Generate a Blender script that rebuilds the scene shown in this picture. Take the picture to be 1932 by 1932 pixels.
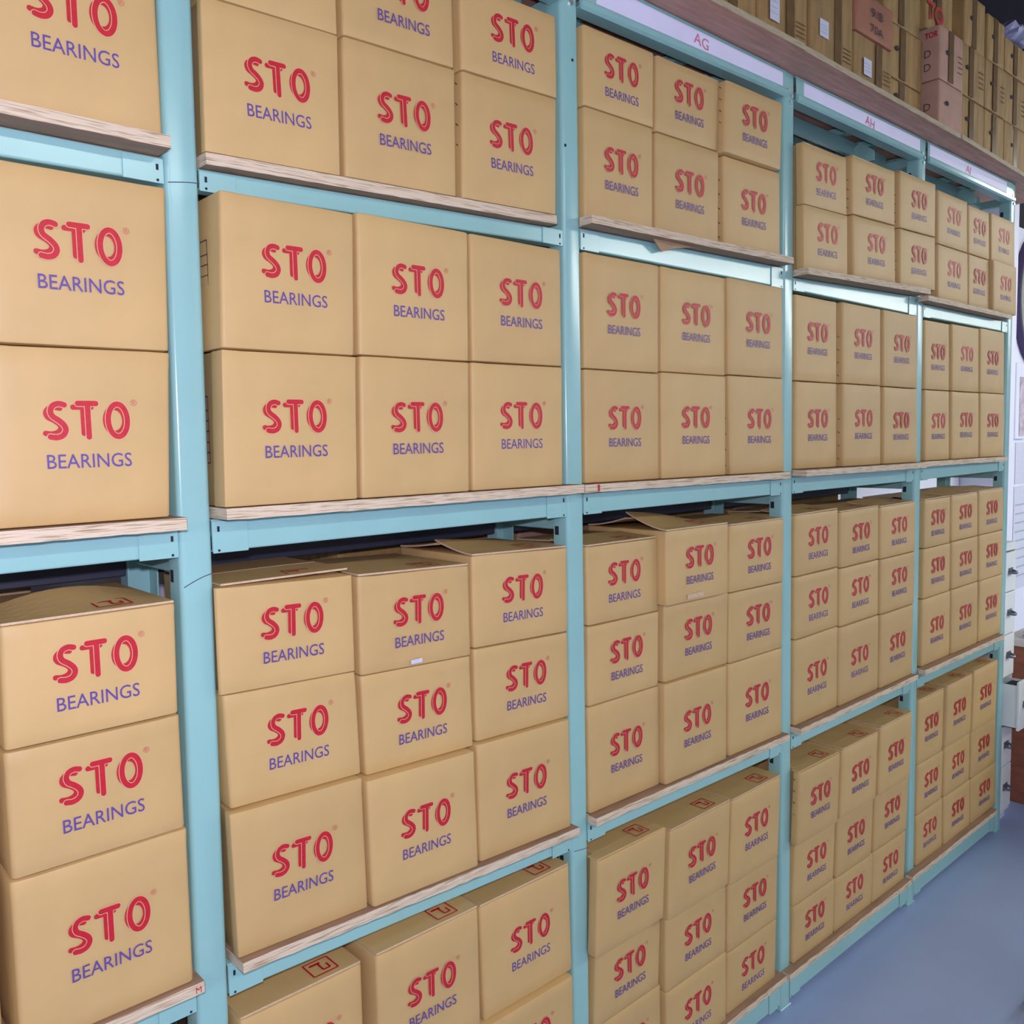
import bpy, bmesh, math, random
from mathutils import Vector, Matrix
random.seed(7)
scene = bpy.context.scene
for o in list(bpy.data.objects):
    bpy.data.objects.remove(o)
C = scene.collection

# ------------------------------------------------------------------ camera
cd = bpy.data.cameras.new('camera')
cam = bpy.data.objects.new('camera', cd)
C.objects.link(cam)
R_ = Vector((0.74046568, -0.67178490, -0.02038708))
U_ = Vector((0.06978505, 0.04667913, 0.99646932))
F_ = Vector((0.66846139, 0.73927404, -0.08144484))
CAM = Vector((-0.59826630, -1.40045457, 1.79448990))
cam.matrix_world = Matrix(((R_.x, U_.x, -F_.x, CAM.x), (R_.y, U_.y, -F_.y, CAM.y), (R_.z, U_.z, -F_.z, CAM.z), (0, 0, 0, 1)))
cd.sensor_fit = 'HORIZONTAL'
cd.sensor_width = 36.0
cd.lens = 36.0 * 1666.6738 / 1932.0
cd.clip_start = 0.02
cd.clip_end = 60
scene.camera = cam

# ------------------------------------------------------------------ world, lights, exposure
scene.view_settings.view_transform = 'Standard'
scene.view_settings.look = 'None'
scene.view_settings.exposure = 0.0
FLASH = 64.0
TUBE = 26.5
NEAR_K = 1.1
WINDOW_L = 10.0
scene.view_settings.gamma = 1.0
scene.view_settings.use_curve_mapping = False
w = bpy.data.worlds.new('world')
scene.world = w
w.use_nodes = True
w.node_tree.nodes['Background'].inputs[0].default_value = (0.5, 0.56, 0.66, 1)
w.node_tree.nodes['Background'].inputs[1].default_value = 0.3

def light(name, kind, loc, energy, color, size=0.1, size_y=None, direction=None):
    d = bpy.data.lights.new(name, kind)
    d.energy = energy
    d.color = color
    if kind == 'AREA':
        d.shape = 'RECTANGLE'
        d.size = size
        d.size_y = size_y or size
    else:
        d.shadow_soft_size = size
    o = bpy.data.objects.new(name, d)
    C.objects.link(o)
    o.location = loc
    if direction is not None:
        o.rotation_euler = Vector(direction).to_track_quat('-Z', 'Y').to_euler()
    return o

# the camera's own flash, just beside and above the lens
light('camera_flash', 'POINT', CAM - R_ * 0.005 + U_ * 0.09, FLASH, (1.01, 0.96, 1.28), 0.018)
# rows of tube lamps over the far side of the aisle (the fixtures themselves are built below)
TUBES = [(x, -3.75, 3.40) for x in (-2.9, -1.0, 0.9, 5.5, 7.3, 9.1, 10.9, 12.7)] + [(6.1, -1.1, 3.40)]  # first three added for general fill, last one to brighten the far wall
for p in TUBES:
    light('tube_light', 'AREA', (p[0], p[1], p[2] - 0.045), TUBE * (NEAR_K if p[1] > -2 else 1.0), (0.96, 1.0, 0.93), 1.2, 0.11, (0, 0.12, -1))

# ------------------------------------------------------------------ materials
def mat(name, color, rough=0.6, metal=0.0, spec=0.5, noise=0.0, nscale=20.0, stretch=(1, 1, 1), bump=0.0, bscale=60.0, emit=None, rand=0.0, coat=0.0, dark=None, cvar=None):
    m = bpy.data.materials.new(name)
    m.use_nodes = True
    nt = m.node_tree
    b = nt.nodes['Principled BSDF']
    b.inputs['Roughness'].default_value = rough
    b.inputs['Metallic'].default_value = metal
    b.inputs['Specular IOR Level'].default_value = spec
    b.inputs['Coat Weight'].default_value = coat
    b.inputs['Base Color'].default_value = (*color, 1)
    tc = nt.nodes.new('ShaderNodeTexCoord')
    mp = nt.nodes.new('ShaderNodeMapping')
    mp.inputs['Scale'].default_value = stretch
    nt.links.new(tc.outputs['Object'], mp.inputs['Vector'])
    out = None
    if noise > 0 or cvar:
        n = nt.nodes.new('ShaderNodeTexNoise')
        n.inputs['Scale'].default_value = nscale
        n.inputs['Detail'].default_value = 4
        nt.links.new(mp.outputs['Vector'], n.inputs['Vector'])
        r = nt.nodes.new('ShaderNodeValToRGB')
        r.color_ramp.elements[0].position = 0.3
        r.color_ramp.elements[1].position = 0.7
        lo = dark or tuple(c * (1 - noise) for c in color)
        hi = tuple(min(1, c * (1 + noise * 0.7)) for c in color) if not cvar else cvar
        r.color_ramp.elements[0].color = (*lo, 1)
        r.color_ramp.elements[1].color = (*hi, 1)
        nt.links.new(n.outputs['Fac'], r.inputs['Fac'])
        out = r.outputs['Color']
    if rand > 0:
        oi = nt.nodes.new('ShaderNodeObjectInfo')
        mr = nt.nodes.new('ShaderNodeMapRange')
        mr.inputs['To Min'].default_value = 1 - rand
        mr.inputs['To Max'].default_value = 1 + rand
        nt.links.new(oi.outputs['Random'], mr.inputs['Value'])
        h = nt.nodes.new('ShaderNodeHueSaturation')
        nt.links.new(mr.outputs['Result'], h.inputs['Value'])
        if out is not None:
            nt.links.new(out, h.inputs['Color'])
        else:
            h.inputs['Color'].default_value = (*color, 1)
        out = h.outputs['Color']
    if out is not None:
        nt.links.new(out, b.inputs['Base Color'])
    if bump > 0:
        n2 = nt.nodes.new('ShaderNodeTexNoise')
        n2.inputs['Scale'].default_value = bscale
        n2.inputs['Detail'].default_value = 3
        nt.links.new(mp.outputs['Vector'], n2.inputs['Vector'])
        bp = nt.nodes.new('ShaderNodeBump')
        bp.inputs['Strength'].default_value = bump
        bp.inputs['Distance'].default_value = 0.004
        nt.links.new(n2.outputs['Fac'], bp.inputs['Height'])
        nt.links.new(bp.outputs['Normal'], b.inputs['Normal'])
    if emit:
        b.inputs['Emission Color'].default_value = (*color, 1)
        b.inputs['Emission Strength'].default_value = emit
    return m

M = {}
M['card'] = mat('kraft_cardboard', (0.585, 0.378, 0.148), 0.55, spec=0.5, noise=0.05, nscale=9, rand=0.035, bump=0.25, bscale=14)
M['card_edge'] = mat('kraft_cut_edge', (0.62, 0.44, 0.28), 0.7, noise=0.12, nscale=200)
M['gap'] = mat('kraft_between_strokes', (0.66, 0.37, 0.22), 0.7)
M['red'] = mat('red_ink', (0.50, 0.008, 0.018), 0.5, noise=0.15, nscale=120)
M['violet'] = mat('violet_ink', (0.11, 0.06, 0.27), 0.5, noise=0.2, nscale=200)
M['black'] = mat('black_ink', (0.03, 0.02, 0.035), 0.5)
M['steel'] = mat('pale_teal_painted_steel', (0.29, 0.53, 0.50), 0.20, spec=0.5, noise=0.04, nscale=5, bump=0.05, bscale=6)
M['dark'] = mat('dark_opening', (0.012, 0.012, 0.02), 0.8)
M['bolt'] = mat('zinc_bolt', (0.62, 0.66, 0.66), 0.3, metal=0.9)
M['strip'] = mat('white_label_strip', (0.74, 0.73, 0.92), 0.5, noise=0.03, nscale=10)
M['marker'] = mat('red_marker', (0.62, 0.16, 0.24), 0.6)
M['floor'] = mat('grey_blue_floor_paint', (0.31, 0.40, 0.62), 0.38, spec=0.4, noise=0.06, nscale=3, bump=0.04, bscale=8)
M['wall'] = mat('white_wall_paint', (0.76, 0.77, 0.88), 0.7, noise=0.03, nscale=3)
M['ceil'] = mat('dark_ceiling', (0.02, 0.016, 0.022), 0.9)
M['old'] = mat('old_brown_cardboard', (0.36, 0.215, 0.07), 0.7, noise=0.22, nscale=14, stretch=(3, 3, 0.6), rand=0.12, bump=0.3, bscale=20)
M['rust'] = mat('reddish_cardboard', (0.38, 0.15, 0.08), 0.7, noise=0.15, nscale=14, rand=0.08, bump=0.3, bscale=20)
M['tape'] = mat('brown_parcel_tape', (0.17, 0.095, 0.035), 0.3, noise=0.2, nscale=40)
M['paper'] = mat('white_paper', (0.62, 0.63, 0.74), 0.6, noise=0.06, nscale=60)
M['cab'] = mat('cream_painted_steel', (0.86, 0.89, 0.86), 0.4, noise=0.03, nscale=4)
M['desk'] = mat('red_brown_wood', (0.28, 0.085, 0.045), 0.45, noise=0.25, nscale=8, stretch=(1, 1, 6))
M['desktop'] = mat('pale_desk_edge', (0.62, 0.56, 0.50), 0.5, noise=0.08, nscale=30)
M['mirror_face'] = mat('pale_green_disc', (0.60, 0.70, 0.64), 0.12, metal=0.35, noise=0.15, nscale=3, stretch=(4, 1, 1))
M['rim'] = mat('grey_green_rim', (0.26, 0.30, 0.24), 0.4, noise=0.1)
M['purple'] = mat('dark_violet', (0.07, 0.04, 0.12), 0.6)
M['plastic'] = mat('milky_plastic_wrap', (0.42, 0.43, 0.60), 0.25, noise=0.35, nscale=12, bump=0.8, bscale=20)
M['poster'] = mat('muted_violet_print', (0.55, 0.46, 0.54), 0.6, noise=0.4, nscale=18)
M['ink_grey'] = mat('grey_print', (0.38, 0.42, 0.5), 0.6)
M['daylight'] = mat('daylit_window_pane', (1.0, 1.0, 0.97), emit=WINDOW_L)
M['handle'] = mat('dull_grey_metal', (0.16, 0.17, 0.20), 0.35, metal=0.5)
M['shaded_steel'] = mat('shaded_rail_steel', (0.025, 0.028, 0.05), 0.5)
M['tube'] = mat('lit_tube', (0.9, 1.0, 1.0), emit=6.0)
M['lamp_body'] = mat('white_lamp_housing', (0.7, 0.7, 0.7), 0.5)

def ply(name, light_c, dark_c, face_c, zs):
    """plywood: thin glued layers on the cut edges, veneer grain on the faces"""
    m = bpy.data.materials.new(name)
    m.use_nodes = True
    nt = m.node_tree
    b = nt.nodes['Principled BSDF']
    b.inputs['Roughness'].default_value = 0.7
    geo = nt.nodes.new('ShaderNodeTexCoord')
    sx = nt.nodes.new('ShaderNodeSeparateXYZ')
    nt.links.new(geo.outputs['Normal'], sx.inputs[0])
    ab = nt.nodes.new('ShaderNodeMath'); ab.operation = 'ABSOLUTE'
    nt.links.new(sx.outputs['Z'], ab.inputs[0])
    gt = nt.nodes.new('ShaderNodeMath'); gt.operation = 'GREATER_THAN'
    gt.inputs[1].default_value = 0.6
    nt.links.new(ab.outputs[0], gt.inputs[0])
    mp = nt.nodes.new('ShaderNodeMapping'); mp.inputs['Scale'].default_value = (3, 3, zs)
    nt.links.new(geo.outputs['Object'], mp.inputs['Vector'])
    n = nt.nodes.new('ShaderNodeTexNoise'); n.inputs['Scale'].default_value = 6; n.inputs['Detail'].default_value = 6
    nt.links.new(mp.outputs['Vector'], n.inputs['Vector'])
    r = nt.nodes.new('ShaderNodeValToRGB')
    r.color_ramp.elements[0].position = 0.36; r.color_ramp.elements[0].color = (*dark_c, 1)
    r.color_ramp.elements[1].position = 0.5; r.color_ramp.elements[1].color = (*light_c, 1)
    nt.links.new(n.outputs['Fac'], r.inputs['Fac'])
    mp2 = nt.nodes.new('ShaderNodeMapping'); mp2.inputs['Scale'].default_value = (1.5, 14, 14)
    nt.links.new(geo.outputs['Object'], mp2.inputs['Vector'])
    n2 = nt.nodes.new('ShaderNodeTexNoise'); n2.inputs['Scale'].default_value = 5; n2.inputs['Detail'].default_value = 5
    nt.links.new(mp2.outputs['Vector'], n2.inputs['Vector'])
    r2 = nt.nodes.new('ShaderNodeValToRGB')
    r2.color_ramp.elements[0].position = 0.3; r2.color_ramp.elements[0].color = (*[c * 0.7 for c in face_c], 1)
    r2.color_ramp.elements[1].position = 0.7; r2.color_ramp.elements[1].color = (*face_c, 1)
    nt.links.new(n2.outputs['Fac'], r2.inputs['Fac'])
    mx = nt.nodes.new('ShaderNodeMix'); mx.data_type = 'RGBA'
    nt.links.new(gt.outputs[0], mx.inputs[0])
    nt.links.new(r.outputs['Color'], mx.inputs[6])
    nt.links.new(r2.outputs['Color'], mx.inputs[7])
    nt.links.new(mx.outputs[2], b.inputs['Base Color'])
    return m
M['ply'] = ply('plywood', (0.68, 0.54, 0.38), (0.36, 0.25, 0.14), (0.38, 0.23, 0.14), 90)
M['ply_deck'] = ply('deck_plywood', (0.46, 0.38, 0.24), (0.36, 0.27, 0.16), (0.60, 0.33, 0.24), 60)
M['wood'] = mat('rough_timber', (0.42, 0.26, 0.14), 0.7, noise=0.2, nscale=12, stretch=(1, 5, 5))

# ------------------------------------------------------------------ helpers
def obj(name, bm, m, parent=None, loc=(0, 0, 0), rot=(0, 0, 0), smooth=False):
    me = bpy.data.meshes.new(name)
    bmesh.ops.recalc_face_normals(bm, faces=bm.faces[:])
    bm.to_mesh(me)
    bm.free()
    for q in (m if isinstance(m, (list, tuple)) else [m]):
        me.materials.append(q)
    if smooth:
        for p in me.polygons:
            p.use_smooth = True
    return place(name, me, parent, loc, rot)

def place(name, me, parent=None, loc=(0, 0, 0), rot=(0, 0, 0)):
    o = bpy.data.objects.new(name, me)
    C.objects.link(o)
    o.location = loc
    o.rotation_euler = rot
    if parent is not None:
        o.parent = parent
    return o

def empty(name, loc=(0, 0, 0)):
    return place(name, None, None, loc)

def tag(o, label=None, cat=None, group=None, kind=None):
    if label: o['label'] = label
    if cat: o['category'] = cat
    if group: o['group'] = group
    if kind: o['kind'] = kind
    return o

def add_box(bm, x0, x1, y0, y1, z0, z1, mi=0):
    v = [bm.verts.new(p) for p in ((x0, y0, z0), (x1, y0, z0), (x1, y1, z0), (x0, y1, z0), (x0, y0, z1), (x1, y0, z1), (x1, y1, z1), (x0, y1, z1))]
    for f in ((0, 3, 2, 1), (4, 5, 6, 7), (0, 1, 5, 4), (1, 2, 6, 5), (2, 3, 7, 6), (3, 0, 4, 7)):
        fc = bm.faces.new([v[i] for i in f])
        fc.material_index = mi
    return v

def box_bm(x0, x1, y0, y1, z0, z1, bev=0.0, seg=2):
    bm = bmesh.new()
    add_box(bm, x0, x1, y0, y1, z0, z1)
    if bev:
        bmesh.ops.recalc_face_normals(bm, faces=bm.faces[:])
        bmesh.ops.bevel(bm, geom=bm.edges[:], offset=bev, segments=seg, affect='EDGES', profile=0.5)
    return bm

def add_prism(bm, pts, a, b, axis='x'):
    """closed polygon of pts, extruded from a to b along axis"""
    def P(p, t):
        return {'x': (t, p[0], p[1]), 'y': (p[0], t, p[1]), 'z': (p[0], p[1], t)}[axis]
    v0 = [bm.verts.new(P(p, a)) for p in pts]
    v1 = [bm.verts.new(P(p, b)) for p in pts]
    n = len(pts)
    bm.faces.new(v0[::-1]); bm.faces.new(v1)
    for i in range(n):
        j = (i + 1) % n
        bm.faces.new((v0[i], v0[j], v1[j], v1[i]))

def add_disc(bm, c, r, d, axis='y', n=20):
    pts = [(math.cos(2 * math.pi * i / n) * r, math.sin(2 * math.pi * i / n) * r) for i in range(n)]
    if axis == 'y':
        add_prism(bm, [(c[0] + p[0], c[2] + p[1]) for p in pts], c[1], c[1] + d, 'y')
    else:
        add_prism(bm, [(c[1] + p[0], c[2] + p[1]) for p in pts], c[0], c[0] + d, 'x')

def add_tube(bm, pts, r, n=8):
    rings = []
    for i, p in enumerate(pts):
        p = Vector(p)
        a = Vector(pts[max(i - 1, 0)]); b = Vector(pts[min(i + 1, len(pts) - 1)])
        d = (b - a).normalized()
        u = d.cross(Vector((0.3, 0.2, 1))).normalized(); v = d.cross(u)
        rings.append([bm.verts.new(p + (u * math.cos(2 * math.pi * k / n) + v * math.sin(2 * math.pi * k / n)) * r) for k in range(n)])
    for A, B in zip(rings, rings[1:]):
        for k in range(n):
            bm.faces.new((A[k], A[(k + 1) % n], B[(k + 1) % n], B[k]))
    bm.faces.new(rings[0]); bm.faces.new(rings[-1][::-1])

def smooth_path(pts, n=6, closed=False):
    out = []
    m = len(pts)
    for i in range(m if closed else m - 1):
        g = (lambda k: pts[k % m]) if closed else (lambda k: pts[min(max(k, 0), m - 1)])
        p0, p1, p2, p3 = (Vector(g(i - 1)), Vector(g(i)), Vector(g(i + 1)), Vector(g(i + 2)))
        for k in range(n):
            t = k / n
            out.append(0.5 * ((2 * p1) + (p2 - p0) * t + (2 * p0 - 5 * p1 + 4 * p2 - p3) * t * t + (3 * p1 - p0 - 3 * p2 + p3) * t ** 3))
    if not closed:
        out.append(Vector(pts[-1]))
    return out

def stroke(bm, path, wd, y, mi, closed=False, cap=True):
    """flat brush stroke in the XZ plane at depth y"""
    n = len(path)
    L, Rr = [], []
    for i, p in enumerate(path):
        if closed:
            a, b = path[i - 1], path[(i + 1) % n]
        else:
            a, b = path[max(i - 1, 0)], path[min(i + 1, n - 1)]
        d = (b - a).normalized()
        nn = Vector((-d.y, d.x))
        L.append(bm.verts.new((p.x + nn.x * wd / 2, y, p.y + nn.y * wd / 2)))
        Rr.append(bm.verts.new((p.x - nn.x * wd / 2, y, p.y - nn.y * wd / 2)))
    for i in range(n if closed else n - 1):
        j = (i + 1) % n
        f = bm.faces.new((L[i], L[j], Rr[j], Rr[i])); f.material_index = mi
    if cap and not closed:
        for e, (p, nb) in enumerate(((path[0], path[1]), (path[-1], path[-2]))):
            d = (p - nb).normalized()
            a0 = math.atan2(d.y, d.x) - math.pi / 2
            i = 0 if e == 0 else n - 1
            mid = [bm.verts.new((p.x + math.cos(a0 + math.pi * k / 8) * wd / 2, y, p.y + math.sin(a0 + math.pi * k / 8) * wd / 2)) for k in range(1, 8)]
            ends = (L[i], Rr[i]) if e == 0 else (Rr[i], L[i])
            f = bm.faces.new([ends[0]] + mid + [ends[1]])
            f.material_index = mi

# handwriting and lettering from the built-in font, turned into flat meshes
def text_mesh(s, height, width=None, name='lettering', m=None, xs=1.0, off=0.0):
    cu = bpy.data.curves.new(name, 'FONT')
    cu.body = s
    cu.size = 1.0
    cu.offset = off
    cu.align_x = 'LEFT'
    cu.resolution_u = 3
    o = bpy.data.objects.new('tmp', cu)
    C.objects.link(o)
    dg = bpy.context.evaluated_depsgraph_get()
    me = bpy.data.meshes.new_from_object(o.evaluated_get(dg))
    bpy.data.objects.remove(o)
    bpy.data.curves.remove(cu)
    xx = [v.co.x for v in me.vertices]; yy = [v.co.y for v in me.vertices]
    x0, x1, y0, y1 = min(xx), max(xx), min(yy), max(yy)
    sz = height / (y1 - y0)
    sx = (width / (x1 - x0)) if width else sz * xs
    for v in me.vertices:
        v.co = Vector(((v.co.x - (x0 + x1) / 2) * sx, 0, (v.co.y - (y0 + y1) / 2) * sz))
    me.materials.clear()
    me.materials.append(m or M['violet'])
    me.name = name
    return me

# ------------------------------------------------------------------ the printed emblem on the cartons
def logo_mesh():
    bm = bmesh.new()
    H = 0.0555
    S = smooth_path([(0.50, 0.90), (0.36, 0.93), (0.22, 0.88), (0.155, 0.75), (0.20, 0.61), (0.35, 0.50), (0.47, 0.38), (0.505, 0.25), (0.43, 0.12), (0.28, 0.065), (0.12, 0.085)], 5)
    T1 = [Vector((0.0, 0.94)), Vector((0.46, 0.94))]
    T2 = [Vector((0.245, 0.92)), Vector((0.245, 0.07))]
    O = [Vector((0.30 + 0.255 * math.cos(a), 0.5 + 0.43 * math.sin(a))) for a in [2 * math.pi * k / 36 for k in range(36)]]
    letters = [([(S, False)], 0.0), ([(T1, False), (T2, False)], 0.84), ([(O, True)], 1.56)]
    back_dx = (0.112, 0.120, 0.072)
    for li, (paths, ox) in enumerate(letters):
        for q_, (p, cl) in enumerate(paths):
            back = [Vector((ox + q.x - back_dx[li], 0.5 + (q.y - 0.5) * 0.78)) * H for q in p]
            stroke(bm, back, 0.136 * H, -0.0004 - 0.00005 * q_, 0, cl)
        for q_, (p, cl) in enumerate(paths):
            front = [Vector((ox + q.x, q.y)) * H for q in p]
            stroke(bm, front, 0.180 * H, -0.0007 - 0.00005 * q_, 1, cl)
        for q_, (p, cl) in enumerate(paths):
            front = [Vector((ox + q.x, q.y)) * H for q in p]
            stroke(bm, front, 0.142 * H, -0.0010 - 0.00005 * q_, 0, cl)
    xs = [v.co.x for v in bm.verts]
    x0, x1 = min(xs), max(xs)
    k = 0.121 / (x1 - x0)
    for v in bm.verts:
        v.co.x = (v.co.x - (x0 + x1) / 2) * k
        v.co.z = v.co.z - 0.008
    me = bpy.data.meshes.new('emblem_print')
    bm.to_mesh(me); bm.free()
    me.materials.append(M['red']); me.materials.append(M['gap'])
    return me
def trademark_mesh():
    bm = bmesh.new()
    c = [Vector((0.0042 * math.cos(a), 0.0042 * math.sin(a))) for a in [2 * math.pi * k / 16 for k in range(16)]]
    stroke(bm, c, 0.0009, -0.0008, 0, True)
    for a, b in (((-.0015, -.0022), (-.0015, .0022)), ((-.0015, .0022), (.001, .0018)), ((.001, .0018), (.001, .0003)), ((.001, .0003), (-.0015, 0)), ((-.0002, 0), (.0016, -.0022))):
        stroke(bm, [Vector(a), Vector(b)], 0.0008, -0.0008, 0, False, False)
    me = bpy.data.meshes.new('registered_mark')
    bm.to_mesh(me); bm.free()
    me.materials.append(M['gap2'])
    return me
M['gap2'] = mat('faded_red_ink', (0.56, 0.14, 0.10), 0.5)
LOGO = logo_mesh()
RMARK = trademark_mesh()
BEARINGS = text_mesh('BEARINGS', 0.0205, 0.1165, 'lettering_print', M['violet'], off=0.004)

def handling_mark():
    bm = bmesh.new()
    s, t = 0.025, 0.0032
    def line(a, b, wd=t):
        a = Vector(a); b = Vector(b); d = (b - a).normalized(); n = Vector((-d.y, d.x)) * wd / 2
        bm.faces.new([bm.verts.new((q.x, q.y, 0.0006)) for q in (a + n, b + n, b - n, a - n)])
    for a, b in (((-s, -s * .9), (s, -s * .9)), ((s, -s * .9), (s, s * .9)), ((s, s * .9), (-s, s * .9)), ((-s, s * .9), (-s, -s * .9))):
        line(a, b)
    line((-.017, .012), (.005, .012), .006)
    line((0, .012), (0, -.012), .004)
    line((0, -.012), (.014, -.012), .004)
    line((.014, -.012), (.014, .004), .004)
    me = bpy.data.meshes.new('handling_mark')
    bm.to_mesh(me); bm.free()
    me.materials.append(M['red'])
    return me
HMARK = handling_mark()

# ------------------------------------------------------------------ the setting
def struct(name, bm, m, parent=None):
    o = obj(name, bm, m, parent)
    o['kind'] = 'structure'
    return o
struct('floor', box_bm(-4, 18.5, -4.6, 1.2, -0.1, 0.0), M['floor'])
struct('wall_back', box_bm(-4, 18.5, 0.90, 1.0, 0.0, 3.22), M['wall'])
struct('trim_1', box_bm(-4, 18.5, 0.90, 1.0, 3.22, 4.3), M['ceil'])
struct('wall_right', box_bm(18.5, 18.6, -4.6, 1.0, 0.0, 4.3), M['wall'])
struct('wall_left', box_bm(-4.1, -4.0, -4.6, 1.0, 0.0, 4.3), M['wall'])
struct('wall_front', box_bm(-4, 18.5, -4.7, -4.6, 0.0, 4.3), M['wall'])
struct('ceiling', box_bm(-4, 18.5, -4.6, 1.0, 4.3, 4.4), M['ceil'])
struct('trim_2', box_bm(5.405, 5.525, 0.62, 0.90, 0.0, 3.22, 0.008), M['wall'])

# high daylit windows along the far side of the aisle
for k, (xa, xb) in enumerate(((5.3, 9.4), (9.9, 12.6), (15.5, 17.6))):
    wn = struct('window_%d' % (k + 1), box_bm(xa, xb, -4.598, -4.585, 3.02, 3.80), M['daylight'])
    for bx in (xa - 0.03, (xa + xb) / 2 - 0.02, xb - 0.01):
        obj('window_frame', box_bm(bx, bx + 0.04, -4.598, -4.56, 2.98, 3.84), M['lamp_body'], wn)
    for bz in (2.98, 3.80):
        obj('window_frame', box_bm(xa, xb, -4.598, -4.56, bz, bz + 0.04), M['lamp_body'], wn)

# tube lamps hanging over the aisle
def tube_lamp(x, y, z, label):
    t = tag(empty('tube_lamp', (x, y, z)), label, 'lamp', 'tube lamps over the aisle')
    bm = bmesh.new()
    add_prism(bm, [(-0.07, 0.0), (0.07, 0.0), (0.045, 0.05), (-0.045, 0.05)], -0.62, 0.62, 'x')
    obj('housing', bm, M['lamp_body'], t)
    for yy in (-0.03, 0.03):
        b2 = bmesh.new()
        add_tube(b2, [(-0.6, yy, -0.016), (0.6, yy, -0.016)], 0.012, 10)
        obj('tube', b2, M['tube'], t)
    for xx in (-0.4, 0.4):
        b3 = bmesh.new()
        add_tube(b3, [(xx, 0, 0.05), (xx, 0, 4.299 - z)], 0.004, 6)
        obj('hanger', b3, M['lamp_body'], t)
for k, p in enumerate(TUBES):
    tube_lamp(*p, 'twin tube lamp over the aisle, %s from the near end' % ('added for fill, first', 'second', 'third', 'fourth', 'fifth', 'sixth', 'seventh', 'eighth')[k] if k < 8 else 'twin tube lamp added to brighten the wall beyond the rack')

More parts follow.
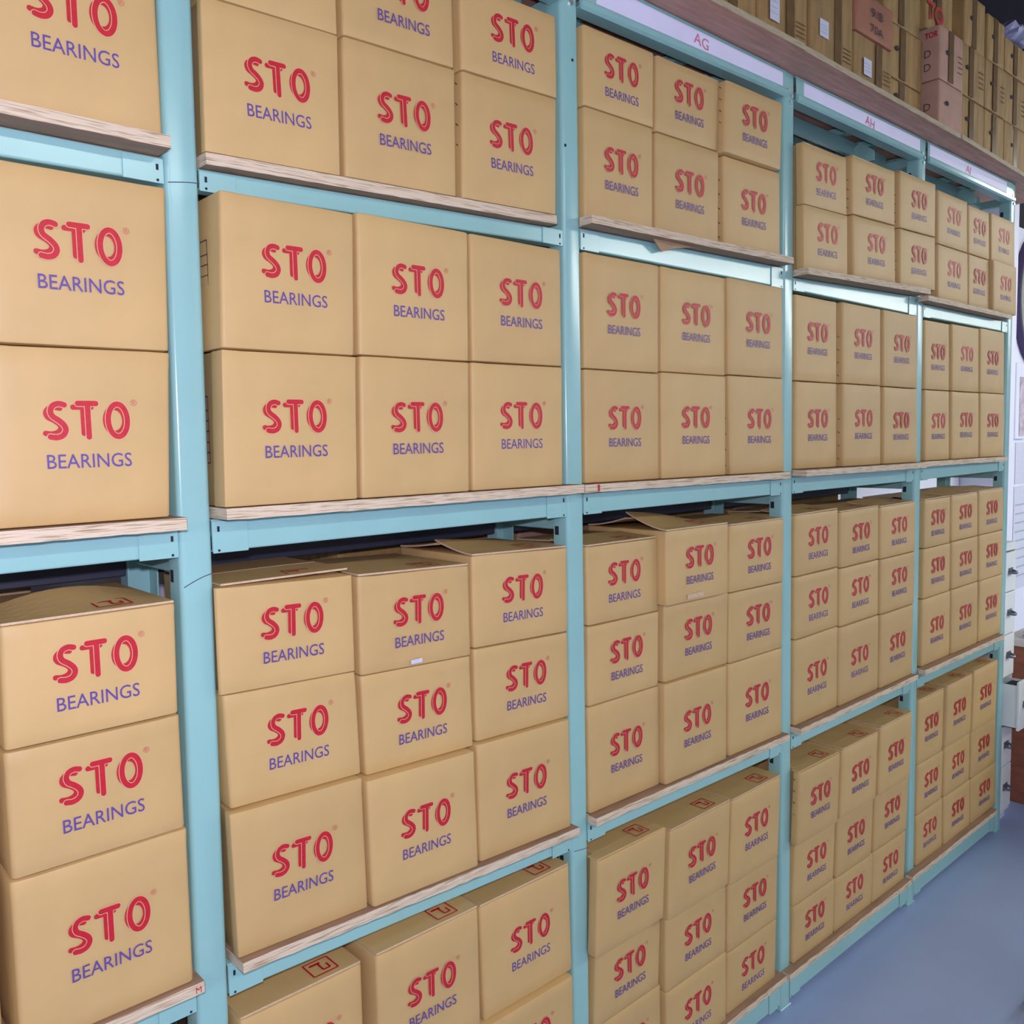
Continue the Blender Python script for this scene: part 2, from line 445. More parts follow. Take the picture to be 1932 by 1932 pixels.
# ------------------------------------------------------------------ the rack
# right edge of each upright's face at the floor and at 2.8 m: none of them stands quite plumb
PXR = [(-0.9100, -0.8900), (-0.0155, 0.0175), (0.8901, 0.8955), (1.8099, 1.8068), (2.7045, 2.7020), (3.5969, 3.5932)]
def px(i, z):
    return PXR[i][0] + (PXR[i][1] - PXR[i][0]) * z / 2.8
PX = [px(i, 1.4) for i in range(1, 6)]
PW = 0.055
RD = 0.285                                         # depth of the rack
rack = tag(empty('storage_rack', (0, 0, 0)), 'long pale teal steel storage rack holding rows of brown cartons', 'rack')
NEWROWS = [
    (0,'A',3,1,-0.03,-0.3054,-0.0554,2.2625,2.5225,0.0007,0.0),
    (0,'B',3,2,-0.03,-0.3087,-0.0587,1.9411,2.1892,0.0194,0.0079),
    (0,'B',3,1,-0.03,-0.3178,-0.0678,1.6852,1.9396,0.0091,0.0131),
    (0,'C',3,3,-0.03,-0.3199,-0.0753,1.3749,1.556,-0.0296,0.004),
    (0,'C',3,2,-0.03,-0.3235,-0.0759,1.1882,1.3734,-0.0356,0.0003),
    (0,'C',3,1,-0.03,-0.3268,-0.0742,0.9296,1.1867,-0.025,0.0014),
    (1,'A',1,2,-0.02,0.0189,0.2625,2.5006,2.6906,0.0501,0.0),
    (1,'A',1,1,-0.02,0.0159,0.2612,2.2603,2.4991,0.0461,0.0043),
    (1,'A',2,2,-0.02,0.2753,0.5242,2.5109,2.7009,0.0339,0.0),
    (1,'A',2,1,-0.02,0.2714,0.5241,2.2693,2.5094,0.0262,0.0039),
    (1,'A',3,2,-0.02,0.542,0.8071,2.521,2.691,0.0585,0.0),
    (1,'A',3,1,-0.02,0.5394,0.8022,2.274,2.5195,0.028,0.0074),
    (1,'B',1,2,-0.045,0.0191,0.2674,1.9491,2.1957,0.0174,0.0092),
    (1,'B',1,1,-0.045,0.0113,0.2588,1.6942,1.9476,0.0052,0.0072),
    (1,'B',2,2,-0.045,0.2723,0.5256,1.9508,2.1999,0.0029,0.0054),
    (1,'B',2,1,-0.045,0.2655,0.5203,1.6928,1.9493,-0.0073,0.0068),
    (1,'B',3,2,-0.04,0.5359,0.7894,1.9517,2.2064,0.0181,0.0015),
    (1,'B',3,1,-0.04,0.5306,0.7885,1.6929,1.9502,0.0101,0.0046),
    (1,'C',1,3,-0.015,-0.0021,0.2583,1.3797,1.5635,-0.0329,0.0002),
    (1,'C',1,2,-0.012,0.0009,0.2632,1.1817,1.3782,-0.0604,-0.005),
    (1,'C',1,1,-0.025,0.0018,0.2576,0.9272,1.1802,-0.0568,-0.0039),
    (1,'C',2,3,-0.02,0.2655,0.5302,1.3605,1.5512,0.0101,0.0001),
    (1,'C',2,2,-0.015,0.2708,0.536,1.1673,1.359,-0.016,-0.0041),
    (1,'C',2,1,-0.035,0.2639,0.5227,0.923,1.1658,-0.0029,-0.0047),
    (1,'C',3,3,-0.015,0.5415,0.8205,1.3627,1.5596,0.0052,0.0008),
    (1,'C',3,2,-0.015,0.5419,0.8196,1.1649,1.3612,-0.0159,-0.0003),
    (1,'C',3,1,-0.025,0.5338,0.8104,0.9099,1.1634,-0.0365,-0.001),
    (1,'D',1,3,-0.015,0.0055,0.2488,0.565,0.8201,-0.0206,0.0),
    (1,'D',1,2,-0.02,0.0055,0.2488,0.345,0.5635,0.0,0.0),
    (1,'D',1,1,-0.02,0.0055,0.2488,0.133,0.3435,0.0,0.0),
    (1,'D',2,3,-0.035,0.2682,0.5204,0.565,0.8325,0.0147,0.0),
    (1,'D',2,2,-0.03,0.2682,0.5204,0.345,0.5635,0.0,0.0),
    (1,'D',2,1,-0.03,0.2682,0.5204,0.133,0.3435,0.0,0.0),
    (1,'D',3,3,-0.015,0.5426,0.814,0.5555,0.816,-0.0844,-0.0065),
    (1,'D',3,2,-0.03,0.5316,0.8037,0.345,0.554,-0.1303,0.0),
    (1,'D',3,1,-0.03,0.5316,0.8037,0.133,0.3435,0.0,0.0),
    (2,'A',1,2,-0.012,0.8866,1.1456,2.5359,2.711,0.0005,0.0031),
    (2,'A',1,1,-0.012,0.8866,1.1402,2.291,2.5344,0.0028,0.0024),
    (2,'A',2,2,-0.012,1.1557,1.419,2.5333,2.714,0.006,0.008),
    (2,'A',2,1,-0.012,1.1513,1.4126,2.2944,2.5318,-0.0,0.0028),
    (2,'A',3,2,-0.03,1.4105,1.6896,2.5318,2.7158,0.0496,0.0098),
    (2,'A',3,1,-0.015,1.4323,1.7081,2.2966,2.5303,0.0245,-0.0031),
    (2,'B',1,2,-0.004,0.8998,1.1692,1.9539,2.2181,0.0095,0.003),
    (2,'B',1,1,-0.004,0.8954,1.1684,1.6889,1.9524,-0.0025,0.0021),
    (2,'B',2,2,-0.004,1.1807,1.4565,1.9562,2.2194,0.0017,0.0015),
    (2,'B',2,1,-0.01,1.1724,1.4474,1.6871,1.9547,-0.0015,-0.0006),
    (2,'B',3,2,-0.012,1.4558,1.7301,1.9579,2.218,0.0066,-0.0037),
    (2,'B',3,1,-0.012,1.4644,1.7367,1.6855,1.9564,0.0023,-0.0116),
    (2,'C',1,3,-0.004,0.8953,1.1655,1.3553,1.5473,-0.0085,-0.0019),
    (2,'C',1,2,-0.004,0.8943,1.1644,1.1627,1.3538,-0.0238,0.004),
    (2,'C',1,1,-0.004,0.8926,1.162,0.9009,1.1612,-0.0225,0.0001),
    (2,'C',2,3,-0.03,1.1527,1.43,1.3677,1.5625,0.0015,-0.0),
    (2,'C',2,2,-0.012,1.1727,1.4539,1.1659,1.3662,-0.009,0.0058),
    (2,'C',2,1,-0.02,1.1591,1.4369,0.9058,1.1644,-0.0282,0.0029),
    (2,'C',3,3,-0.015,1.4585,1.7349,1.3613,1.552,-0.0057,0.0034),
    (2,'C',3,2,-0.015,1.4559,1.7307,1.1634,1.3598,-0.0198,0.0034),
    (2,'C',3,1,-0.015,1.4545,1.7297,0.8979,1.1619,-0.0124,-0.001),
    (2,'D',1,3,-0.035,0.8827,1.1406,0.563,0.805,-0.0466,0.014),
    (2,'D',1,2,-0.01,0.8947,1.1569,0.3674,0.5615,-0.0842,0.0118),
    (2,'D',1,1,-0.01,0.8893,1.1505,0.133,0.3659,-0.112,0.0),
    (2,'D',2,3,-0.04,1.1439,1.4197,0.5517,0.7927,-0.0211,0.014),
    (2,'D',2,2,-0.02,1.1608,1.4376,0.3429,0.5502,-0.0258,0.0027),
    (2,'D',2,1,-0.02,1.1621,1.4336,0.133,0.3414,-0.0252,0.0),
    (2,'D',3,3,-0.035,1.4297,1.6861,0.5416,0.7877,-0.0155,0.014),
    (2,'D',3,2,-0.01,1.4563,1.7162,0.3242,0.5401,-0.0374,0.0049),
    (2,'D',3,1,-0.01,1.4522,1.7101,0.1387,0.3227,-0.0348,0.0052),
    (3,'A',1,2,-0.03,1.8063,2.0631,2.4645,2.6415,0.0121,-0.0077),
    (3,'A',1,1,-0.03,1.81,2.0721,2.28,2.463,0.0039,-0.0051),
    (3,'A',2,2,-0.035,2.0902,2.3842,2.4787,2.6586,0.0221,-0.0068),
    (3,'A',2,1,-0.035,2.1013,2.3924,2.2911,2.4772,0.0023,-0.0124),
    (3,'A',3,2,-0.035,2.4195,2.7054,2.4837,2.6716,-0.0004,-0.0052),
    (3,'A',3,1,-0.035,2.428,2.7115,2.2948,2.4822,0.0037,-0.0095),
    (3,'B',1,2,-0.002,1.8175,2.0643,1.9538,2.2148,0.0089,-0.0055),
    (3,'B',1,1,-0.002,1.8219,2.0694,1.6871,1.9523,-0.0006,-0.0041),
    (3,'B',2,2,-0.01,2.0881,2.3485,1.9526,2.2147,0.0013,-0.0083),
    (3,'B',2,1,-0.015,2.0874,2.3457,1.6869,1.9511,-0.0036,-0.0084),
    (3,'B',3,2,-0.008,2.3742,2.6373,1.9503,2.2135,-0.0127,-0.0111),
    (3,'B',3,1,-0.01,2.3799,2.643,1.6841,1.9488,-0.0076,-0.0092),
    (3,'C',1,3,-0.004,1.8194,2.0812,1.3633,1.5551,0.0097,-0.0012),
    (3,'C',1,2,-0.004,1.82,2.0833,1.1683,1.3618,-0.0021,-0.0014),
    (3,'C',1,1,-0.004,1.8194,2.0861,0.8981,1.1668,-0.004,-0.0008),
    (3,'C',2,3,-0.006,2.0932,2.3599,1.359,1.5459,0.0053,-0.0046),
    (3,'C',2,2,-0.006,2.0952,2.3654,1.1654,1.3575,-0.0021,-0.003),
    (3,'C',2,1,-0.008,2.0907,2.3658,0.8999,1.1639,-0.0025,-0.001),
    (3,'C',3,3,-0.01,2.3652,2.6417,1.3592,1.5445,-0.0077,-0.0061),
    (3,'C',3,2,-0.01,2.3728,2.6423,1.1655,1.3577,0.0004,-0.0021),
    (3,'C',3,1,-0.012,2.3733,2.6307,0.9033,1.164,0.0074,0.0043),
    (3,'D',1,3,-0.03,1.8019,2.0544,0.529,0.7645,0.0018,0.014),
    (3,'D',1,2,-0.008,1.8082,2.0816,0.3217,0.5275,-0.0033,0.014),
    (3,'D',1,1,-0.008,1.7898,2.071,0.1326,0.3202,-0.0131,0.0055),
    (3,'D',2,3,-0.03,2.0614,2.3205,0.5306,0.7665,0.014,0.014),
    (3,'D',2,2,-0.008,2.0887,2.3515,0.3175,0.5291,-0.0019,0.014),
    (3,'D',2,1,-0.008,2.0763,2.3427,0.1312,0.316,-0.0056,0.005),
    (3,'D',3,3,-0.03,2.3304,2.5903,0.5301,0.7766,0.013,0.014),
    (3,'D',3,2,-0.008,2.3555,2.6206,0.3166,0.5286,-0.001,0.014),
    (3,'D',3,1,-0.008,2.3467,2.6051,0.1302,0.3151,-0.0055,0.007),
    (4,'A',1,2,-0.03,2.7386,3.0064,2.4705,2.6584,-0.0111,-0.0119),
    (4,'A',1,1,-0.03,2.7473,3.0219,2.2759,2.469,0.0014,-0.0123),
    (4,'A',2,2,-0.02,3.0431,3.258,2.4753,2.657,-0.008,-0.014),
    (4,'A',2,1,-0.02,3.0561,3.2727,2.2771,2.4738,-0.0117,-0.0117),
    (4,'A',3,2,-0.02,3.2721,3.5348,2.4754,2.6593,0.01,-0.014),
    (4,'A',3,1,-0.035,3.2531,3.525,2.2737,2.4739,0.0149,-0.0132),
    (4,'B',1,2,-0.002,2.714,2.9338,1.9486,2.1995,-0.0014,-0.0138),
    (4,'B',1,1,-0.002,2.7269,2.9488,1.6843,1.9471,-0.0037,-0.014),
    (4,'B',2,2,-0.006,2.9459,3.2128,1.9479,2.2013,0.0033,-0.0137),
    (4,'B',2,1,-0.006,2.9587,3.228,1.6828,1.9464,-0.004,-0.014),
    (4,'B',3,2,-0.004,3.2348,3.497,1.9476,2.2043,-0.002,-0.014),
    (4,'B',3,1,-0.004,3.2503,3.5117,1.6821,1.9461,0.0007,-0.0138),
    (4,'C',1,3,-0.002,2.7397,2.9716,1.3581,1.5451,0.0101,-0.0038),
    (4,'C',1,2,-0.002,2.7359,2.9808,1.1683,1.3566,0.0144,-0.0016),
    (4,'C',1,1,-0.002,2.7336,2.9892,0.9086,1.1668,0.0269,-0.0044),
    (4,'C',2,3,-0.004,2.9818,3.2433,1.3622,1.5452,0.0126,-0.0099),
    (4,'C',2,2,-0.006,2.9859,3.2487,1.1725,1.3607,0.0062,-0.0103),
    (4,'C',2,1,-0.006,2.9943,3.259,0.9143,1.171,-0.0027,-0.0085),
    (4,'C',3,3,-0.004,3.2575,3.5391,1.3634,1.5485,0.0111,-0.014),
    (4,'C',3,2,-0.006,3.2658,3.546,1.1712,1.3619,0.0065,-0.0122),
    (4,'C',3,1,-0.004,3.2818,3.5452,0.9113,1.1697,0.0106,0.0085),
    (4,'D',1,3,-0.004,2.7067,2.9465,0.535,0.7871,-0.0271,0.006),
    (4,'D',1,2,-0.004,2.6994,2.9417,0.3389,0.5335,-0.0072,0.0062),
    (4,'D',1,1,-0.004,2.6909,2.9484,0.137,0.3374,-0.0,-0.0044),
    (4,'D',2,3,-0.015,2.9361,3.1939,0.5453,0.7952,0.0088,0.0111),
    (4,'D',2,2,-0.006,2.9544,3.2142,0.339,0.5438,0.0053,-0.0023),
    (4,'D',2,1,-0.006,2.9586,3.2224,0.142,0.3375,0.0049,-0.0101),
    (4,'D',3,3,-0.015,3.2076,3.4726,0.5427,0.8027,-0.0273,0.0133),
    (4,'D',3,2,-0.006,3.2255,3.4984,0.3374,0.5412,-0.0241,-0.0059),
    (4,'D',3,1,-0.006,3.2308,3.5144,0.1386,0.3359,-0.0293,-0.014),
    (0,'C',2,3,0.0,-0.61,-0.342,1.379,1.557,0.0,0.0),
    (0,'C',2,2,0.0,-0.61,-0.342,1.193,1.377,0.0,0.0),
    (0,'C',2,1,0.0,-0.61,-0.342,0.93,1.191,0.0,0.0),
    (0,'D',3,3,-0.01,-0.33,-0.082,0.565,0.8,0.0,0.0),
    (0,'D',3,2,-0.01,-0.33,-0.082,0.345,0.5635,0.0,0.0),
    (0,'D',3,1,-0.01,-0.33,-0.082,0.133,0.3435,0.0,0.0),
]

NEWROWS = [list(r) for r in NEWROWS]
for a_ in NEWROWS:                                  # neighbours in a row touch but never cross
    for c_ in NEWROWS:
        if a_[0] == c_[0] and a_[1] == c_[1] and min(a_[8], c_[8]) > max(a_[7], c_[7]) - 0.004 and c_[2] == a_[2] + 1 and a_[6] > c_[5] - 0.003:
            m_ = 0.5 * (a_[6] + c_[5])
            a_[6], c_[5] = m_ - 0.0016, m_ + 0.0016

def channel(p, x0, x1, zb0, zb1, zt0, zt1, y0=0.004, dep=0.03, th=0.0025, name='beam', parent=None):
    """steel beam: C section open to the back, ends at slightly different heights"""
    bm = bmesh.new()
    def sec(x, zb, zt):
        return [bm.verts.new((x, y, z)) for y, z in ((y0, zb), (y0 + dep, zb), (y0 + dep, zb + th), (y0 + th, zb + th), (y0 + th, zt - th), (y0 + dep, zt - th), (y0 + dep, zt), (y0, zt))]
    a = sec(x0, zb0, zt0); b = sec(x1, zb1, zt1)
    for i in range(8):
        j = (i + 1) % 8
        bm.faces.new((a[i], a[j], b[j], b[i]))
    bm.faces.new(a[::-1]); bm.faces.new(b)
    bmesh.ops.recalc_face_normals(bm, faces=bm.faces[:])
    es = [e for e in bm.edges if all(abs(v.co.y - y0) < 1e-6 for v in e.verts) and abs(e.verts[0].co.x - e.verts[1].co.x) > 0.1]
    bmesh.ops.bevel(bm, geom=es, offset=0.0035, segments=3, affect='EDGES', profile=0.5)
    return obj(name, bm, M['steel'], parent)

def upright(i_, front=True, y=0.0, top=2.828):
    xr = px(i_, 0)
    lean = PXR[i_][1] - PXR[i_][0]
    bm = bmesh.new()
    th = 0.003
    xl = xr - PW
    if front:
        pts = [(xl, y), (xr, y), (xr, y + 0.045), (xr - 0.014, y + 0.045), (xr - 0.014, y + 0.045 - th), (xr - th, y + 0.045 - th), (xr - th, y + th), (xl + th, y + th), (xl + th, y + 0.045 - th), (xl + 0.014, y + 0.045 - th), (xl + 0.014, y + 0.045), (xl, y + 0.045)]
    else:
        pts = [(xl, y), (xl + th, y), (xl + th, y + 0.04 - th), (xr - th, y + 0.04 - th), (xr - th, y), (xr, y), (xr, y + 0.04), (xl, y + 0.04)]
    add_prism(bm, pts, 0.0046, top, 'z')
    bmesh.ops.recalc_face_normals(bm, faces=bm.faces[:])
    es = [e for e in bm.edges if abs(e.verts[0].co.z - e.verts[1].co.z) > 1 and all(abs(v.co.y - (y if front else y + 0.04)) < 1e-5 for v in e.verts)]
    bmesh.ops.bevel(bm, geom=es, offset=0.009 if front else 0.004, segments=4, affect='EDGES', profile=0.5)
    for v in bm.verts:
        v.co.x += lean * v.co.z / 2.8
    u = obj('upright', bm, M['steel'], rack)
    for p in u.data.polygons:
        p.use_smooth = True
    u.data.set_sharp_from_angle(angle=math.radians(50))
    # foot plate
    f = box_bm(xl - 0.003, xr + 0.003, y - 0.002, y + 0.05, 0.0, 0.0045, 0.001, 1)
    obj('foot_plate', f, M['steel'], u)
    return u

def beam_line(lv, X):
    """height of a beam's underside at the posts"""
    return lv[0] + (lv[1] - lv[0]) * 0
Z_BOT = {'A': [2.192, 2.204, 2.223, 2.220, 2.211, 2.209], 'B': [1.618, 1.620, 1.620, 1.618, 1.616, 1.620], 'C': [0.843, 0.858, 0.834, 0.828, 0.834, 0.840], 'D': [0.021, 0.021, 0.020, 0.020, 0.019, 0.023], 'T': [2.753, 2.753, 2.746, 2.758, 2.756, 2.753]}
BOARD_TOP = {}
for s_ in 'ABCD':
    for b_ in range(5):
        rr = sorted([(0.5 * (r[5] + r[6]), r[7]) for r in NEWROWS if r[0] == b_ and r[1] == s_ and r[3] == 1])
        if len(rr) < 2 or b_ == 0:
            BOARD_TOP[s_, b_] = (rr[-1][1], 0.0)
        else:
            (xa, za), (xb, zb) = rr[0], rr[-1]
            g = (zb - za) / (xb - xa)
            BOARD_TOP[s_, b_] = (za - g * xa, g)
BT = 0.019
def board_z(s_, b_, x):
    a, g = BOARD_TOP[s_, b_]
    return a + g * x

uprights = []
for i in range(6):
    u = upright(i)
    uprights.append(u)
    upright(i, False, RD - 0.04)
    # ties between the front and the rear upright
    for z in (0.12, 0.92, 1.60, 2.19, 2.76):
        xr = px(i, z)
        obj('frame_tie', box_bm(xr - 0.04, xr - 0.015, 0.046, RD - 0.041, z - 0.016, z + 0.016, 0.002, 1), M['steel'], rack)
    # square slots in the side of the upright
    if i > 0:
        for z in (1.584, 2.704, 0.798):
            xr = px(i, z)
            sb = box_bm(xr - PW - 0.0006, xr - PW + 0.001, 0.029, 0.041, z - 0.010, z + 0.010)
            obj('slot', sb, M['dark'], u)
        for z, yy in ((2.628, 0.0), (2.44, 0.0)) if i == 2 else ():
            xr = px(i, z)
            bb = bmesh.new()
            add_disc(bb, (xr - 0.020 if z > 2.5 else xr - 0.046, -0.0008, z), 0.0035, 0.001, 'y', 10)
            obj('bolt_hole', bb, M['dark'], u)
        for dx, dz in ((-0.036, 0.0), (-0.018, -0.012), (-0.024, -0.03)):
            xr = px(i, 2.775)
            bb = bmesh.new()
            add_disc(bb, (xr + dx, -0.004, 2.778 + dz), 0.0065, 0.005, 'y', 6)
            obj('bolt', bb, M['bolt'], u)
# hairline joints across two of the uprights
for u_, xr, z, dz in ((1, px(1, 2.2), 2.205, 0.0045), (1, px(1, 1.57), 1.568, 0.012), (2, px(2, .83), 0.827, -0.004)):
    bb = bmesh.new()
    n_ = 8
    add_tube(bb, [(xr - 0.05 + 0.05 * k / n_, -0.0004, z + dz * math.sin(1.5 * k / n_) + dz * 0.5 * k / n_) for k in range(n_ + 1)], 0.0007, 5)
    obj('thread_line', bb, M['purple'], uprights[u_])

LEVEL = {'D': 0.1, 'C': 0.9, 'B': 1.67, 'A': 2.25, 'T': 2.79}
for s_ in 'ABCD':
    for b_ in range(5):
        x0 = px(b_, LEVEL[s_]) + 0.001; x1 = px(b_ + 1, LEVEL[s_]) - PW - 0.001
        zb0, zb1 = Z_BOT[s_][b_], Z_BOT[s_][b_ + 1]
        zt0 = board_z(s_, b_, x0) - BT - 0.0014; zt1 = board_z(s_, b_, x1) - BT - 0.0014
        bmn = channel(None, x0, x1, zb0, zb1, zt0, zt1, name='beam', parent=rack)
        for xa, xb, za, zc in ((x0, x0 + 0.062, zb0, zt0), (x1 - 0.062, x1, zb1, zt1)):
            cp = box_bm(xa, xb, 0.0012, 0.0035, za - 0.0025, zc - 0.003, 0.0010, 2)
            obj('connector_plate', cp, M['steel'], bmn)
            hb = bmesh.new()
            hx = xa + 0.010 if xa == x0 else xb - 0.010
            add_box(hb, hx - 0.002, hx + 0.002, 0.0006, 0.002, zc - 0.021, zc - 0.012)
            obj('slot', hb, M['dark'], bmn)
            hb = bmesh.new()
            add_disc(hb, (hx, 0.0006, za + 0.002), 0.0022, 0.001, 'y', 8)
            obj('bolt_hole', hb, M['dark'], bmn)
        channel(None, x0, x1, zb0, zb1, zt0, zt1, y0=RD - 0.036, name='beam', parent=rack)

# rear rail, its shade put into a near-black colour, seen through the gap over the cartons of the second shelf
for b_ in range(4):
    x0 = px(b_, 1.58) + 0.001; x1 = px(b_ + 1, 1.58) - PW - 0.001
    obj('rear_rail', box_bm(x0, x1, RD - 0.034, RD - 0.012, 1.562, 1.6135, 0.002, 1), M['shaded_steel'], rack)

# top beams with the white label strips
names = {2: 'AG', 3: 'AH', 4: 'AI'}
for b_ in range(5):
    x0 = px(b_, 2.79) + 0.001; x1 = px(b_ + 1, 2.79) - PW - 0.001
    za, zc = Z_BOT['T'][b_], Z_BOT['T'][b_ + 1]
    bmn = channel(None, x0, x1, za, zc, 2.828, 2.828, y0=-0.006, dep=0.04, name='top_beam', parent=rack)
    # lower lip of the beam
    lp = bmesh.new()
    v = []
    for x, z in ((x0, za), (x1, zc)):
        v.append([lp.verts.new(q) for q in ((x, -0.0065, z + 0.019), (x, -0.0135, z + 0.013), (x, -0.0135, z + 0.001), (x, -0.0065, z - 0.004))])
    for i in range(4):
        j = (i + 1) % 4
        lp.faces.new((v[0][i], v[0][j], v[1][j], v[1][i]))
    lp.faces.new(v[0]); lp.faces.new(v[1][::-1])
    obj('beam_lip', lp, M['steel'], bmn)
    if b_ >= 1:
        st = bmesh.new()
        sx0, sx1 = {1: (0.06, 0.80), 2: (0.949, 1.731), 3: (1.847, 2.632), 4: (2.716, 3.466)}[b_]
        zs0, zs1 = za + 0.021, zc + 0.021
        vv = [st.verts.new(q) for q in ((sx0, -0.0072, zs0), (sx1, -0.0072, zs1), (sx1, -0.0072, 2.817), (sx0, -0.0072, 2.817), (sx0, -0.0062, zs0), (sx1, -0.0062, zs1), (sx1, -0.0062, 2.817), (sx0, -0.0062, 2.817))]
        for f in ((0, 1, 2, 3), (7, 6, 5, 4), (0, 4, 5, 1), (1, 5, 6, 2), (2, 6, 7, 3), (3, 7, 4, 0)):
            st.faces.new([vv[i] for i in f])
        s2 = obj('label_strip', st, M['strip'], bmn)
        s2['label'] = 'white label strip'
        if b_ in names:
            lm = text_mesh(names[b_], 0.027, {2: 0.062, 3: 0.062, 4: 0.045}[b_], 'handwritten_letters', M['marker'])
            place('handwritten_letters', lm, s2, ({2: 1.3435, 3: 2.256, 4: 3.061}[b_], -0.0080, 2.794), (0, math.radians(6), 0))
    channel(None, x0, x1, za, zc, 2.828, 2.828, y0=RD - 0.036, name='top_beam', parent=rack)
    # steel bars under the deck
    obj('support_bar', box_bm(x0, x1 - 0.0, 0.12, 0.14, 2.748, 2.796, 0.003, 1), M['steel'], rack)
    for xx in (x0 + 0.10, x0 + 0.50, x1 - 0.14):
        obj('cross_bar', box_bm(xx, xx + 0.045, 0.036, RD - 0.04, 2.801, 2.826, 0.003, 1), M['steel'], rack)
    # bent gusset near the far end of each top bay
    g = bmesh.new()
    add_prism(g, [(0.05, 2.718), (0.05, 2.75), (0.10, 2.79), (0.16, 2.75), (0.236, 2.73), (0.236, 2.718)], x1 - 0.24, x1 - 0.236, 'x')
    obj('gusset_plate', g, M['steel'], rack)

# ------------------------------------------------------------------ shelf boards of plywood
SH = {'D': 'bottom', 'C': 'second', 'B': 'third', 'A': 'fourth'}
BAY = {0: 'bay cut off by the picture edge', 1: 'bay just before the AG bay', 2: 'AG bay', 3: 'AH bay', 4: 'last bay'}
# (shelf, bay, overhang, x start, x end)
BOARDS = [('A', 0, .045, -.895, -.050), ('B', 0, .05, -.895, -.057), ('C', 0, .04, -.895, -.062), ('D', 0, .03, -.900, -.072),
          ('A', 1, .022, .014, .797), ('B', 1, .05, .008, .841), ('C', 1, .04, .004, .822), ('D', 1, .03, -.008, .828),
          ('A', 2, .042, .888, 1.735), ('B', 2, .03, .866, 1.745), ('C', 2, .03, .889, 1.748), ('D', 2, .03, .895, 1.738),
          ('A', 3, .050, 1.803, 2.640), ('B', 3, .048, 1.804, 2.640), ('C', 3, .03, 1.808, 2.637), ('D', 3, .03, 1.756, 2.612),
          ('A', 4, .04, 2.646, 3.460), ('B', 4, .025, 2.655, 3.496), ('C', 4, .03, 2.700, 3.500), ('D', 4, .03, 2.621, 3.470)]
def shelf_board(s_, b_, p, x0, x1):
    rnd = random.Random(hash((ord(s_), b_)) % 9999)
    bm = bmesh.new()
    xl, xr = px(b_, LEVEL[s_]) + 0.002, px(b_ + 1, LEVEL[s_]) - PW - 0.002
    n = 44
    prev = None
    xs = sorted(set([x0, x1] + [x0 + (x1 - x0) * k / n for k in range(n + 1)] + [q for q in (xl, xr) if x0 < q < x1]))
    rag = 0.0012 if s_ in 'BCD' else 0.0006
    cols = []
    for x in xs:
        zt = board_z(s_, b_, x) - 0.0003
        yf = -p + rnd.uniform(-rag, rag)
        inside = xl - 1e-6 <= x <= xr + 1e-6
        cols.append((x, yf, zt, inside, rnd.uniform(-rag, rag)))
    def col(x, ya, yb, zt, dz):
        return [bm.verts.new(q) for q in ((x, ya, zt - BT + dz), (x, ya - 0.0008 * (dz / rag), zt - BT * .5), (x, ya + 0.0008, zt - 0.0004), (x, ya + 0.0035, zt), (x, yb, zt), (x, yb, zt - BT))]
    # front strip (in front of the uprights) and the main panel behind it
    def run(cs, yb):
        vv = [col(c[0], c[1], yb, c[2], c[4] * 0.6) for c in cs]
        for a, b in zip(vv, vv[1:]):
            for i in range(6):
                j = (i + 1) % 6
                bm.faces.new((a[i], a[j], b[j], b[i]))
        bm.faces.new(vv[0][::-1]); bm.faces.new(vv[-1])
    ins = [c for c in cols if c[3]]
    lo = [c for c in cols if c[0] < xl]; hi = [c for c in cols if c[0] > xr]
    run(ins, RD - 0.042)
    if len(lo) and abs(lo[0][0] - ins[0][0]) > 0.004: run(lo + [ins[0]], -0.0035)
    if len(hi) and abs(hi[-1][0] - ins[-1][0]) > 0.004: run([ins[-1]] + hi, -0.0035)
    o = obj('plywood_shelf_board', bm, M['ply'])
    return tag(o, 'raw plywood board under the cartons, %s shelf up, %s' % (SH[s_], BAY[b_]) if s_ != 'D' else 'raw plywood board under the cartons, bottom shelf, %s' % BAY[b_], 'board', 'plywood shelf boards')
boards = {}
for a in BOARDS:
    boards[a[0], a[1]] = shelf_board(*a)
# torn veneer splinter hanging from one board, red pencil marks on two others
bm = bmesh.new()
zz = board_z('A', 2, 1.16)
v = [bm.verts.new(q) for q in ((1.13, -0.020, zz - BT), (1.30, -0.020, zz - BT), (1.17, -0.012, zz - BT - 0.026), (1.13, -0.017, zz - BT), (1.30, -0.017, zz - BT), (1.17, -0.010, zz - BT - 0.026), (1.22, -0.015, zz - BT - 0.012), (1.22, -0.012, zz - BT - 0.012))]
for f in ((0, 1, 6, 2), (3, 5, 7, 4), (0, 2, 5, 3), (2, 6, 7, 5), (6, 1, 4, 7)):
    bm.faces.new([v[i] for i in f])
obj('splinter', bm, M['wood'], boards['A', 2])
rm = text_mesh('M', 0.010, 0.009, 'red_mark', M['red'])
place('red_mark', rm, boards['C', 0], (-0.073, -0.0425, board_z('C', 0, 0) - 0.010))
bm = bmesh.new(); add_box(bm, 0.908, 0.913, -0.0325, -0.030, board_z('B', 2, .9) - 0.017, board_z('B', 2, .9) - 0.002)
obj('red_mark', bm, M['red'], boards['B', 2])

# ------------------------------------------------------------------ cartons
COLN = {1: 'left', 2: 'middle', 3: 'right'}
def row_name(r, n):
    return {2: {1: 'lower', 2: 'upper'}, 3: {1: 'bottom', 2: 'middle', 3: 'top'}}[n][r] if n > 1 else 'only visible'

